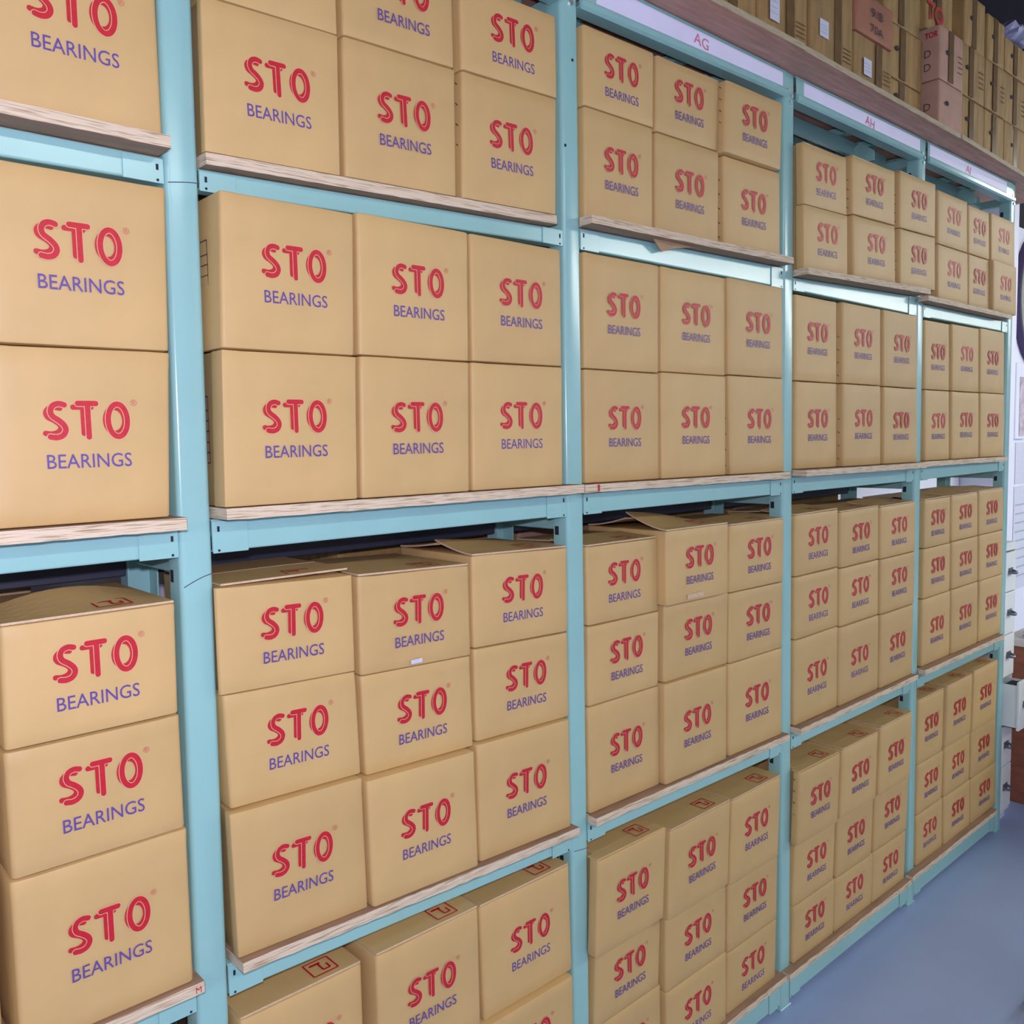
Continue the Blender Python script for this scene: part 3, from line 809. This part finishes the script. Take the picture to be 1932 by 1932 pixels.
def carton_body(w, h, dep, notch, seed, bulge, top_open):
    """w wide, h high; local origin at the lower left front corner"""
    rnd = random.Random(seed)
    bm = bmesh.new()
    (nl, nr), ny = notch
    pts = [(0, 0), (w, 0)]
    if nr > 0: pts += [(w, ny), (w - nr, ny)]
    pts += [(w - nr, dep), (nl, dep)]
    if nl > 0: pts += [(nl, ny), (0, ny)]
    add_prism(bm, pts, 0, h, 'z')
    # keep the panel between the creases a little proud or hollow
    for co, no in (((w * .14, 0, 0), (1, 0, 0)), ((w * .86, 0, 0), (1, 0, 0)), ((0, 0, h * .12), (0, 0, 1)), ((0, 0, h * .88), (0, 0, 1))):
        bmesh.ops.bisect_plane(bm, geom=bm.verts[:] + bm.edges[:] + bm.faces[:], plane_co=co, plane_no=no)
    for v in bm.verts:
        if abs(v.co.y) < 1e-6 and w * .1 < v.co.x < w * .9 and h * .1 < v.co.z < h * .9:
            v.co.y -= bulge
        if v.co.z > h - 1e-6 and abs(v.co.y) < 1e-6 and w * .1 < v.co.x < w * .9:
            v.co.z += rnd.uniform(-0.0012, 0.0006)
        if v.co.z > h - 1e-6:
            v.co.x += rnd.uniform(-0.001, 0.001)
    bmesh.ops.recalc_face_normals(bm, faces=bm.faces[:])
    bm.normal_update()
    es = [e for e in bm.edges if len(e.link_faces) == 2 and e.calc_face_angle(0) > 0.7]
    up = [e for e in es if abs(e.verts[0].co.z - e.verts[1].co.z) > 0.5 * (e.verts[0].co - e.verts[1].co).length]
    bmesh.ops.bevel(bm, geom=up, offset=0.007, segments=3, affect='EDGES', profile=0.5, clamp_overlap=True)
    bm.normal_update()
    es = [e for e in bm.edges if len(e.link_faces) == 2 and e.calc_face_angle(0) > 0.9]
    bmesh.ops.bevel(bm, geom=es, offset=0.0035, segments=2, affect='EDGES', profile=0.5, clamp_overlap=True)
    me = bpy.data.meshes.new('cardboard_box')
    bm.to_mesh(me); bm.free()
    me.materials.append(M['card'])
    for p in me.polygons:
        p.use_smooth = True
    me.set_sharp_from_angle(angle=math.radians(35))
    return me

def flap_mesh(w, d, lift, side, curl, front=True):
    """one top flap: hinge along x at y=0, reaching to y=d; rises by lift at the free edge"""
    bm = bmesh.new()
    nx, ny = 10, 6
    th = 0.0035
    grid = {}
    for i in range(nx + 1):
        for j in range(ny + 1):
            u, v = i / nx, j / ny
            f = (1 - u) if side < 0 else (u if side > 0 else 1.0)
            arch = math.sin(math.pi * min(1, max(0, u))) if side == 2 else 1
            if side == 2: f = 1
            z = lift * (v ** 1.6) * (0.06 + 0.94 * f ** 1.5) * arch + curl * math.sin(math.pi * u) * v
            x = w * u; y = d * v
            for k in (0, 1):
                grid[i, j, k] = bm.verts.new((x, y if front else -y, z + k * th))
    for i in range(nx):
        for j in range(ny):
            bm.faces.new((grid[i, j, 1], grid[i + 1, j, 1], grid[i + 1, j + 1, 1], grid[i, j + 1, 1]))
            bm.faces.new((grid[i, j, 0], grid[i, j + 1, 0], grid[i + 1, j + 1, 0], grid[i + 1, j, 0]))
    def wall(seq, ):
        for a, b in zip(seq, seq[1:]):
            fc = bm.faces.new((grid[a[0], a[1], 0], grid[b[0], b[1], 0], grid[b[0], b[1], 1], grid[a[0], a[1], 1]))
            fc.material_index = 1
    wall([(i, 0) for i in range(nx + 1)]); wall([(i, ny) for i in range(nx, -1, -1)])
    wall([(nx, j) for j in range(ny + 1)]); wall([(0, j) for j in range(ny, -1, -1)])
    return bm

LIFT = {(1, 'C', 1): (0.030, -1, 0.006), (1, 'C', 2): (0.006, -1, 0.003), (1, 'C', 3): (0.022, -1, 0.004), (0, 'C', 3): (0.016, 2, 0.006), (0, 'C', 2): (0.004, 0, 0.0),
        (2, 'C', 1): (0.006, 0, 0.002), (2, 'C', 2): (0.040, -1, 0.010), (2, 'C', 3): (0.010, 1, 0.004), (3, 'C', 1): (0.008, 0, 0.003), (3, 'C', 2): (0.012, -1, 0.003), (3, 'C', 3): (0.010, 0, 0.003),
        (4, 'C', 1): (0.008, 0, 0.003), (4, 'C', 2): (0.012, 0, 0.004), (4, 'C', 3): (0.006, 0, 0.002)}
STAPLED = {(1, 'A', 3, 1), (2, 'A', 3, 1), (2, 'A', 3, 2), (3, 'A', 2, 2), (3, 'A', 3, 2), (3, 'A', 3, 1), (3, 'B', 2, 2), (3, 'B', 2, 1), (2, 'B', 3, 1), (3, 'D', 1, 3), (3, 'D', 2, 3)}
NOTE = {(1, 'C', 1, 3): 'lid warped up at the left', (1, 'C', 2, 3): 'tape scrap at lower edge', (2, 'C', 2, 3): 'lid flap arched wide open', (1, 'C', 3, 3): 'loose lid flap', (0, 'C', 3, 3): 'lid sagging open'}
KEEP = {}
nrows = {}
for r in NEWROWS:
    nrows[r[0], r[1], r[2]] = max(nrows.get((r[0], r[1], r[2]), 0), r[3])
tops = {}
for rec in NEWROWS:
    bay, sh, col, row, yf, x0, x1, zb, zt, tilt, lean = rec
    rnd = random.Random(bay * 1000 + ord(sh) * 50 + col * 10 + row)
    xm = 0.5 * (x0 + x1)
    w_ = x1 - x0
    if row == 1:
        zb = board_z(sh, bay, xm) + 0.0008
    tilt = BOARD_TOP[sh, bay][1]
    if row == nrows[bay, sh, col] and sh in 'BCD' and sh != 'A':
        up = {'B': 'A', 'C': 'B', 'D': 'C'}[sh]
        lim = min(Z_BOT[up][bay], Z_BOT[up][bay + 1]) - 0.0035
        if sh == 'B': zt = min(zt, lim)
    h_ = zt - zb - 0.0008
    dep = 0.262 if yf > -0.03 else 0.270
    dep = min(dep, RD - 0.043 - yf)
    # an upright behind the corner of the box leaves a dent there
    xl = max(px(bay, zb), px(bay, zt)) + 0.003
    xr = min(px(bay + 1, zb), px(bay + 1, zt)) - PW - 0.003
    lean *= 0.9
    al = abs(lean) / 2
    nl = max(0.0, xl - x0 + al); nr = max(0.0, x1 + al - xr)
    if nl > 0: nl += 0.004
    if nr > 0: nr += 0.004
    ny = max(0.012, -0.003 - yf)
    if nl > 0.06 or nr > 0.10:
        nl = min(nl, .06); nr = min(nr, .10)
    if (nl > 0 or nr > 0) and -yf < 0.015:
        x0, x1 = max(x0, xl + al), min(x1, xr - al); w_ = x1 - x0; nl = nr = 0; xm = .5 * (x0 + x1)
    top = row == nrows[bay, sh, col]
    flaps = top and sh in 'CD' or (bay == 3 and sh == 'A' and top)
    if flaps: h_ -= 0.0045
    me = carton_body(w_, h_, dep, ((nl, nr), ny), rec[0] * 77 + row * 5 + col, rnd.uniform(0.0003, 0.0022), flaps)
    for v in me.vertices:                       # the carton leans and slopes a little with its shelf
        v.co.x, v.co.z = v.co.x + lean * (v.co.z / h_ - 0.5), v.co.z + tilt * (v.co.x - w_ / 2)
    n = nrows[bay, sh, col]
    o = place('cardboard_box', me, None, (x0, yf, zb))
    shn = {'D': 'bottom shelf', 'C': 'second shelf up', 'B': 'third shelf up', 'A': 'fourth shelf up'}[sh]
    note = NOTE.get((bay, sh, col, row))
    if bay == 0:
        lab = 'red lettered carton, %s row, %s, %s' % (row_name(row, n), shn, 'bay cut off at left edge' if col == 3 else 'slightly behind in the cut off bay')
    elif note:
        lab = 'carton with %s, top row, %s, %s' % (note, shn.replace(' up', ''), {0: 'cut off bay', 1: 'before AG bay'}.get(bay, BAY[bay]))
    else:
        lab = 'red lettered carton, %s row %s column, %s, %s' % (row_name(row, n), COLN[col], shn, BAY[bay])
    tag(o, lab, 'box', 'lettered cartons on the rack shelves')
    bl = -0.0004 - 0.0022 if False else 0.0
    fy = -0.0024
    cz = h_ * 0.5 + rnd.uniform(-0.004, 0.004)
    cx = w_ * 0.5 + rnd.uniform(-0.003, 0.006)
    jr = rnd.uniform(-0.006, 0.006) - tilt
    place('emblem_print', LOGO, o, (cx, fy + 0.0002, cz + 0.0), (0, jr, 0))
    place('registered_mark', RMARK, o, (cx + 0.066, fy + 0.0002, cz + 0.046), (0, jr, 0))
    place('lettering_print', BEARINGS, o, (cx + 0.001, fy - 0.0002, cz - 0.0385), (0, jr, 0))
    if (bay, sh, col, row) in STAPLED:
        for k in range(6):
            sb = bmesh.new()
            add_box(sb, -0.0012, 0.0002, -0.004, 0.004, -0.0007, 0.0007)
            obj('staple', sb, M['black'], o, (0.0, 0.016, h_ * (0.1 + 0.16 * k)), (math.radians(40), 0, 0))
    if (bay, sh, col) == (1, 'B', 1):
        gb = bmesh.new()
        za = [2.1255, 2.103, 2.087, 2.070, 2.054, 2.039, 2.020] if row == 2 else [1.8755, 1.853, 1.836, 1.819, 1.801, 1.784, 1.767]
        y0g = 0.047 if row == 2 else 0.054
        for z in za:
            add_box(gb, -0.0006, 0.0, y0g, y0g + 0.05, z - zb - 0.0006, z - zb + 0.0006)
        add_box(gb, -0.0006, 0.0, y0g, y0g + 0.0011, za[-1] - zb, za[0] - zb)
        obj('printed_table', gb, M['black'], o)
    if flaps:
        lf, side, curl = LIFT.get((bay, sh, col), (0.001, 0, 0.0005)) if sh == 'C' else (0.0008, 0, 0.0006)
        ztop = h_ + 0.0006 - tilt * w_ / 2
        fd = dep / 2 - 0.001
        if nl == 0 and nr == 0 and not (bay, sh) == (3, 'A'):
            f1 = obj('flap', flap_mesh(w_ - 0.004, fd - 0.002, lf, side, curl, True), [M['card'], M['card_edge']], o, (0.002 + lean / 2, 0.0025, ztop), (0, -tilt, 0))
            f2 = obj('flap', flap_mesh(w_ - 0.004, fd - 0.002, lf * 0.6, side, curl * 0.5, False), [M['card'], M['card_edge']], o, (0.002 + lean / 2, dep - 0.0015, ztop), (0, -tilt, 0))
        else:
            f1 = obj('flap', flap_mesh(w_ - 0.006 - nl - nr, fd - ny - 0.002, 0.001, 0, 0.001, True), [M['card'], M['card_edge']], o, (0.003 + nl, ny + 0.001, ztop))
            f2 = obj('flap', flap_mesh(w_ - 0.006 - nl - nr, fd - 0.002, 0.001, 0, 0.001, False), [M['card'], M['card_edge']], o, (0.003 + nl, dep - 0.0015, ztop))
            if ny > 0.02:
                obj('flap', box_bm(0.003, w_ - 0.003, 0.0025, ny, ztop, ztop + 0.0035), M['card'], o)
        if sh in 'CD':
            ky = 0.040
            lift_here = lf * ((ky / fd) ** 1.6) * 0.5
            slope = lf * 1.6 * ((ky / fd) ** 0.6) / fd * 0.5
            fx = 0.66 if sh == 'C' else 0.72
            place('handling_mark', HMARK, o, (w_ * fx, ky - 0.004, ztop + tilt * w_ * fx + 0.0036 + lift_here + 0.0012 + curl * 0.2), (math.atan(slope), -tilt, 0))
    if (bay, sh, col, row) == (1, 'C', 2, 3):
        obj('tape_scrap', box_bm(w_ * .42, w_ * .52, -0.0034, -0.003, 0.006, 0.014), M['paper'], o)
    if (bay, sh, col, row) == (2, 'C', 2, 3):
        obj('tape_scrap', box_bm(w_ * .30, w_ * .56, -0.0034, -0.003, 0.008, 0.020), M['card_edge'], o)

# ------------------------------------------------------------------ plywood deck on top of the rack
DZ = 2.8295
def deck(x0, x1, ya, yb, label):
    bm = bmesh.new()
    n = 30
    rnd = random.Random(int(x0 * 100))
    vv = []
    for k in range(n + 1):
        t = k / n
        x = x0 + (x1 - x0) * t
        y = ya + (yb - ya) * t + rnd.uniform(-.0007, .0007)
        vv.append([bm.verts.new(q) for q in ((x, y, DZ), (x, y, DZ + 0.016), (x, 0.60, DZ + 0.016), (x, 0.60, DZ))])
    for a, b in zip(vv, vv[1:]):
        for i in range(4):
            j = (i + 1) % 4
            bm.faces.new((a[i], a[j], b[j], b[i]))
    bm.faces.new(vv[0][::-1]); bm.faces.new(vv[-1])
    tag(obj('plywood_deck_panel', bm, M['ply_deck']), label, 'panel', 'plywood panels on top of the rack')
deck(0.60, 1.677, -0.102, -0.107, 'overhanging plywood deck panel above the AG bay')
deck(1.682, 2.779, -0.104, -0.087, 'overhanging plywood deck panel above the AH bay')
deck(2.785, 3.95, -0.090, -0.050, 'overhanging plywood deck panel above the last bay')

# ------------------------------------------------------------------ old cartons stored on the deck
DT = DZ + 0.0165
# name key, x0, x1, yf, z0, z1, material, label
UP = [
 (1.225, 1.512, -.055, DT, 3.20, 'old', 'old brown carton on the deck, first from the near end'),
 (1.522, 1.769, -.055, DT, 3.17, 'old', 'old brown carton on the deck with small white label, standing above the panel joint'),
 (1.782, 2.031, -.055, DT, 3.09, 'old', 'tall old carton on the deck beside the shorter carton with the reddish one on top'),
 (2.039, 2.289, -.055, DT, 3.000, 'old', 'low old carton on the deck under the reddish carton'),
 (2.034, 2.283, -.060, 3.0015, 3.125, 'rust', 'reddish carton marked 9/8 and 70A lying on a brown one'),
 (2.305, 2.588, -.020, DT, 2.955, 'old', 'low set back carton on the deck left of the pinkish sided one'),
 (2.302, 2.590, -.022, 2.9565, 3.13, 'old', 'set back carton stacked second, left of the red printed cartons'),
 (2.300, 2.570, -.020, 3.1315, 3.33, 'old', 'uppermost set back carton over the hand hole carton'),
 (2.603, 2.803, -.074, DT, 2.995, 'rust2', 'pinkish sided carton standing forward at the deck edge, bottom of its stack'),
 (2.601, 2.800, -.074, 2.9965, 3.175, 'rust2', 'pinkish sided forward carton, middle of its stack, red stamp on side'),
 (2.590, 2.812, -.030, 3.1765, 3.37, 'old', 'carton with big red letters on top of the forward stack'),
 (2.830, 3.070, -.050, DT, 3.010, 'old', 'old carton right of the forward stack, bottom row'),
 (2.815, 3.060, -.052, 3.0115, 3.195, 'old', 'old carton right of the forward stack, middle row'),
 (2.875, 3.071, -.045, 3.1965, 3.385, 'old', 'old carton right of the red lettered one, top row'),
 (3.085, 3.285, -.045, DT, 3.015, 'old', 'old carton second from the far end of the deck, bottom row'),
 (3.075, 3.278, -.048, 3.0165, 3.20, 'old', 'old carton second from the far end of the deck, middle row'),
 (3.095, 3.270, -.045, 3.2015, 3.37, 'old', 'old carton second from the far end of the deck, top row'),
 (3.300, 3.560, -.040, DT, 3.020, 'old', 'old carton at the far end of the deck, bottom row'),
 (3.292, 3.550, -.038, 3.0215, 3.21, 'old', 'old carton at the far end of the deck, middle row'),
 (3.290, 3.530, -.040, 3.2115, 3.34, 'old', 'old carton at the far end of the deck, under the milky plastic'),
]
M['rust2'] = mat('pinkish_cardboard', (0.44, 0.25, 0.17), 0.7, noise=0.12, nscale=14, rand=0.06, bump=0.3, bscale=20)
upb = []
for k, (x0, x1, yf, z0, z1, mk, lab) in enumerate(UP):
    x0 += 0.0105 * (x0 - 0.9); x1 += 0.0105 * (x1 - 0.9)
    z1 += 0.007
    if z0 > 2.9: z0 += 0.007
    w_, h_ = x1 - x0, z1 - z0 - 0.001
    me = carton_body(w_, h_, 0.26 + 0.02 * (k % 3), ((0, 0), 0.02), k + 300, random.uniform(-0.001, 0.003), False)
    me.materials.clear(); me.materials.append(M[mk])
    o = place('cardboard_box', me, None, (x0, yf, z0), (0, 0, 0))
    tag(o, lab, 'box', 'old cartons stored on the deck')
    upb.append(o)
    # parcel tape down the middle, wrapped over the front edge
    if k not in (4, 8):
        c = w_ * (0.62 if k in (0, 1, 2, 3) else 0.45)
        tb = bmesh.new()
        add_box(tb, c - 0.020, c + 0.020, -0.0040, -0.0034, 0.004, h_ - 0.004)
        obj('tape_strip', tb, M['tape'], o)
    if k > 4:
        hb = bmesh.new()
        pts = [(w_ * 0.30 + 0.012 * math.cos(a), h_ * 0.55 + 0.008 * math.sin(a)) for a in [2 * math.pi * q / 12 for q in range(12)]]
        add_prism(hb, pts, -0.0046, -0.0034, 'y')
        obj('hand_hole', hb, M['dark'], o)
    # small dark shipping stamps
    if k in (1, 2, 3, 9, 12, 15, 18):
        for q in range(4):
            sb = bmesh.new()
            zz = h_ * (0.30 + 0.1 * q)
            if k in (1, 2, 3): zz = min(zz, 0.05 + 0.012 * q)
            add_box(sb, w_ * 0.74, w_ * 0.93, -0.0042, -0.0034, zz, zz + 0.0022)
            obj('stamp_line', sb, M['tape'], o)
def label_on(o, x, z, w_, h_):
    obj('paper_label', box_bm(x, x + w_, -0.0052, -0.0042, z, z + h_), M['paper'], o)
    for q in range(3):
        obj('printed_line', box_bm(x + 0.005, x + w_ * 0.8, -0.0056, -0.0051, z + h_ * (0.25 + 0.2 * q), z + h_ * (0.25 + 0.2 * q) + 0.0014), M['ink_grey'], bpy.data.objects[o.children[-1].name] if False else o)
label_on(upb[1], 0.050, 0.055, 0.046, 0.075)
label_on(upb[2], 0.048, 0.085, 0.050, 0.048)
label_on(upb[3], 0.055, 0.045, 0.050, 0.050)
place('handwritten_letters', text_mesh('9/8', 0.026, 0.075, 'handwritten_letters', M['black']), upb[4], (0.135, -0.0048, 0.075))
place('handwritten_letters', text_mesh('70A', 0.024, 0.085, 'handwritten_letters', M['black']), upb[4], (0.135, -0.0048, 0.028))
place('red_letters', text_mesh('TO', 0.060, 0.130, 'red_letters', M['red'], off=0.03), upb[10], (0.070, -0.0050, 0.062))
place('red_stamp', text_mesh('TOR', 0.020, 0.045, 'red_stamp', M['red'], off=0.03), upb[9], (-0.0016, 0.028, 0.150), (0, 0, -math.pi / 2))
for z in (0.09, 0.045):
    place('stencilled_letter', text_mesh('D', 0.024, 0.022, 'stencilled_letter', M['black'], off=-0.01), upb[9], (-0.0016, 0.040, z), (0, 0, -math.pi / 2))
place('stencilled_letter', text_mesh('D', 0.024, 0.022, 'stencilled_letter', M['black'], off=-0.01), upb[8], (-0.0016, 0.040, 0.07), (0, 0, -math.pi / 2))

# crumpled plastic lying on the upper cartons
def crumple(name, loc, size, seed, label):
    rnd = random.Random(seed)
    bm = bmesh.new()
    bmesh.ops.create_icosphere(bm, subdivisions=3, radius=1.0)
    for v in bm.verts:
        k = 1 + 0.22 * math.sin(7 * v.co.x + seed) * math.cos(9 * v.co.y) + rnd.uniform(-.12, .12)
        v.co = Vector((v.co.x * size[0] * k, v.co.y * size[1] * k, max(-0.35, v.co.z) * size[2] * k))
    z0 = min(v.co.z for v in bm.verts)
    for v in bm.verts: v.co.z -= z0
    tag(obj(name, bm, M['plastic'], None, loc), label, 'plastic wrap')
crumple('plastic_wrap', (1.965, 0.02, 3.0975), (0.045, 0.06, 0.035), 3, 'crumpled clear plastic on the tall carton beside the reddish carton')
crumple('plastic_wrap', (3.465, 0.04, 3.3475), (0.095, 0.10, 0.075), 5, 'bunched milky plastic wrap on the far end deck cartons')

# ------------------------------------------------------------------ what shows through and beyond the rack
# timber shelf unit with older cartons behind the rack
tu = tag(empty('timber_shelving', (0, 0, 0)), 'rough timber shelving behind the teal rack', 'shelving')
for x in (-0.62, 0.58, 1.72, 2.90):
    for y in (0.33, 0.74):
        obj('post', box_bm(x, x + 0.045, y, y + 0.035, 0.0, 1.10), M['wood'], tu)
for z in (0.35, 1.10):
    for y in (0.33, 0.49, 0.65):
        obj('plank', box_bm(-0.62, 2.945, y, y + 0.13, z, z + 0.022), M['wood'], tu)
BK = [(-0.60, -0.18, 1.592, 'old carton behind the cut off bay, brown lid visible through the gap'),
      (0.46, 0.66, 1.600, 'small old carton behind the rack, first in the bay before the AG bay'),
      (0.665, 1.02, 1.612, 'old carton seen behind the rack upright between the AG bay and the bay before it'),
      (1.025, 1.36, 1.606, 'old carton behind the AG bay, nearer the white wall gap'),
      (1.365, 1.70, 1.612, 'old carton behind the AG bay, at its far side'),
      (1.705, 2.05, 1.603, 'old carton behind the AH bay, at its near side'),
      (2.055, 2.40, 1.611, 'old carton behind the middle of the AH bay'),
      (2.405, 2.80, 1.600, 'old carton behind the AH bay, at its far side')]
for k, (x0, x1, zt, lab) in enumerate(BK):
    me = carton_body(x1 - x0, zt - 1.1228, 0.36, ((0, 0), 0.02), 500 + k, 0.001, False)
    me.materials.clear(); me.materials.append(M['wood'] if k == 0 else M['rust2'] if k % 3 == 0 else M['old'])
    o = place('cardboard_box', me, None, (x0, 0.37, 1.1222))
    tag(o, lab, 'box', 'old cartons behind the rack')
    if k > 1:
        for q in range(2):
            obj('wire_clip', box_bm((x1 - x0) * (.3 + .4 * q), (x1 - x0) * (.3 + .4 * q) + 0.012, -0.005, -0.0035, zt - 1.1222 - 0.035, zt - 1.1222 - 0.018), M['paper'], o)

# narrow drawer cabinet at the far end of the rack
cb = tag(empty('drawer_cabinet', (3.692, 0.018, 0)), 'narrow cream steel drawer cabinet with one drawer pulled out at the rack end', 'cabinet')
X0, X1 = -0.072, 0.072
bm = bmesh.new()
add_box(bm, X0, X1, 0.004, 0.38, 0.045, 0.055)
add_box(bm, X0, X1, 0.004, 0.38, 1.255, 1.29)
add_box(bm, X0, X0 + 0.003, 0.004, 0.38, 0.055, 1.255)
add_box(bm, X1 - 0.003, X1, 0.004, 0.38, 0.055, 1.255)
add_box(bm, X0, X1, 0.377, 0.38, 0.055, 1.255)
obj('carcass', bm, M['cab'], cb)
obj('plinth', box_bm(X0 + 0.004, X1 - 0.004, 0.02, 0.37, 0.0, 0.045), M['strip'], cb)
zs = [0.06, 0.265, 0.455, 0.68, 0.875, 1.068, 1.25]
for k in range(6):
    z0, z1 = zs[k], zs[k + 1]
    out = -0.075 if k == 2 else -0.002
    dr = obj('drawer', box_bm(X0 + 0.001, X1 - 0.001, 0, 0.012, z0 + 0.002, z1 - 0.003, 0.0025, 2), M['cab'], cb, (0, out, 0))
    tb = bmesh.new()
    add_box(tb, X0 + 0.008, X0 + 0.011, 0.012, 0.34, z0 + 0.01, z1 - 0.02)
    add_box(tb, X1 - 0.011, X1 - 0.008, 0.012, 0.34, z0 + 0.01, z1 - 0.02)
    add_box(tb, X0 + 0.008, X1 - 0.008, 0.012, 0.34, z0 + 0.01, z0 + 0.013)
    obj('drawer_tray', tb, M['cab'], dr)
    hb = bmesh.new()
    zc = (z0 + z1) / 2
    pts = smooth_path([(-0.024, 0), (-0.020, -0.018), (0.0, -0.026), (0.020, -0.018), (0.024, 0)], 4)
    add_tube(hb, [(p.x, p.y, zc + 0.004 - 0.3 * abs(p.y)) for p in pts], 0.0055, 8)
    add_box(hb, -0.026, 0.026, -0.002, 0.0, zc - 0.012, zc + 0.018)
    obj('handle', hb, M['handle'], dr)
# near-black block painted as the shade inside the pulled out drawer
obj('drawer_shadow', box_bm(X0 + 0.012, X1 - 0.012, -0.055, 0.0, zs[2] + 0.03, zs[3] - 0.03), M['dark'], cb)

# desk with a few papers
dk = tag(empty('wooden_desk', (3.97, -0.8, 0)), 'red brown wooden desk beyond the drawer cabinet', 'desk')
dp = smooth_path([(0.0, 0.90), (-0.004, 0.75), (-0.004, 0.2), (0.0, 0.0)], 4)
bm = bmesh.new()
add_prism(bm, [(p.x, p.y) for p in dp] + [(0.03, 0.0), (0.03, 0.90)], 0.05, 0.765, 'z')
obj('side_panel', bm, M['desk'], dk)
obj('side_panel', box_bm(0.97, 1.0, 0.0, 0.90, 0.0, 0.765), M['desk'], dk)
obj('back_panel', box_bm(0.03, 0.97, 0.86, 0.88, 0.2, 0.765), M['desk'], dk)
obj('skirting', box_bm(-0.012, 0.04, 0.0, 0.90, 0.0, 0.05, 0.003, 1), M['desk'], dk)
obj('desktop', box_bm(-0.02, 1.02, -0.02, 0.93, 0.765, 0.80, 0.004, 2), M['desktop'], dk)
for k, (x, y, lab) in enumerate(((0.05, 0.70, 'loose papers at the corner of the desk'), (0.30, 0.5, 'second pile of loose papers on the desk'))):
    t = tag(empty('paper_stack', (3.97 + x, -0.8 + y, 0.8005)), lab, 'papers', 'papers on the desk')
    for q in range(5):
        obj('sheet', box_bm(-0.01 * (q % 3), 0.21, -0.02 * (q % 2), 0.16, 0.007 * q, 0.007 * q + 0.006), (M['paper'], M['purple'], M['paper'], M['steel'], M['paper'])[q], t)

# round disc with a thick rim on the back wall
dm = tag(empty('wall_mirror', (6.77, 0.90, 2.735)), 'big round pale disc with thick rim on the white wall beyond the rack', 'mirror')
Rr = 0.50
def ring(r0, r1, y0, y1, n=72):
    bm = bmesh.new()
    pr = [(r0, y0), (r1, y0), (r1, y1), (r0, y1)]
    rows_ = [[bm.verts.new((math.cos(2 * math.pi * k / n) * r, y, math.sin(2 * math.pi * k / n) * r)) for r, y in pr] for k in range(n)]
    for k in range(n):
        a, b = rows_[k], rows_[(k + 1) % n]
        for i in range(4):
            bm.faces.new((a[i], a[(i + 1) % 4], b[(i + 1) % 4], b[i]))
    return bm
obj('rim', ring(Rr - 0.06, Rr - 0.012, -0.055, -0.005), M['rim'], dm)
obj('shadow_fringe', ring(Rr - 0.012, Rr, -0.050, -0.001), M['purple'], dm)  # violet ring paints the cast shadow and colour fringe round the disc
bm = bmesh.new()
n = 48
prev = None
rings = []
for j in range(6):
    r = (Rr - 0.06) * j / 5
    y = -0.030 - 0.03 * math.cos(j / 5 * math.pi / 2)
    rings.append([bm.verts.new((math.cos(2 * math.pi * k / n) * r, y, math.sin(2 * math.pi * k / n) * r)) for k in range(n)] if j else [bm.verts.new((0, y, 0))])
for k in range(n):
    bm.faces.new((rings[0][0], rings[1][k], rings[1][(k + 1) % n]))
    for j in range(1, 5):
        bm.faces.new((rings[j][k], rings[j + 1][k], rings[j + 1][(k + 1) % n], rings[j][(k + 1) % n]))
obj('face', bm, M['mirror_face'], dm, smooth=True)

# notices on the back wall below the disc
nb = tag(empty('notice_frame', (6.33, 0.8985, 1.725)), 'white framed violet grey picture on the wall under the round disc', 'picture frame')
obj('frame', box_bm(0.0, 0.21, -0.02, 0.0, 0.0, 0.545, 0.004, 1), M['wall'], nb)
obj('print', box_bm(0.065, 0.195, -0.024, -0.0205, 0.02, 0.445), M['poster'], nb)
def sheet(x, z0, z1, w_, lab, lines):
    t = tag(empty('wall_notice', (x, 0.8985, z0)), lab, 'notice', 'paper notices on the back wall')
    obj('sheet', box_bm(0, w_, -0.003, 0.0, 0, z1 - z0), M['paper'], t)
    for q in range(lines):
        zz = (z1 - z0) * (0.12 + 0.78 * q / max(1, lines))
        obj('printed_line', box_bm(0.03, w_ * (0.9 - 0.2 * (q % 3)), -0.0038, -0.0031, zz, zz + 0.012), M['ink_grey'], t)
sheet(6.40, 1.40, 1.70, 0.5, 'plain white paper sheet pinned below the framed picture', 0)
sheet(6.39, 0.62, 1.38, 0.6, 'long printed paper notice pinned just above the desk papers', 9)

# open carton standing on the floor at the lower right corner of the view
ob = tag(empty('open_carton', (2.275, -0.845, 0)), 'open empty carton on the floor at the lower right corner', 'box')
bm = bmesh.new()
for a in ((0, 0.3, 0, 0.005), (0, 0.3, 0.295, 0.30), (0, 0.005, 0.005, 0.295), (0.295, 0.3, 0.005, 0.295)):
    add_box(bm, a[0], a[1], a[2], a[3], 0.001, 0.05)
add_box(bm, 0.005, 0.295, 0.005, 0.295, 0.001, 0.005)
obj('carton_body', bm, M['card'], ob)
obj('interior_shade', box_bm(0.008, 0.292, 0.008, 0.292, 0.006, 0.040), M['ceil'], ob)  # near-black block puts the shade inside the open carton into colour
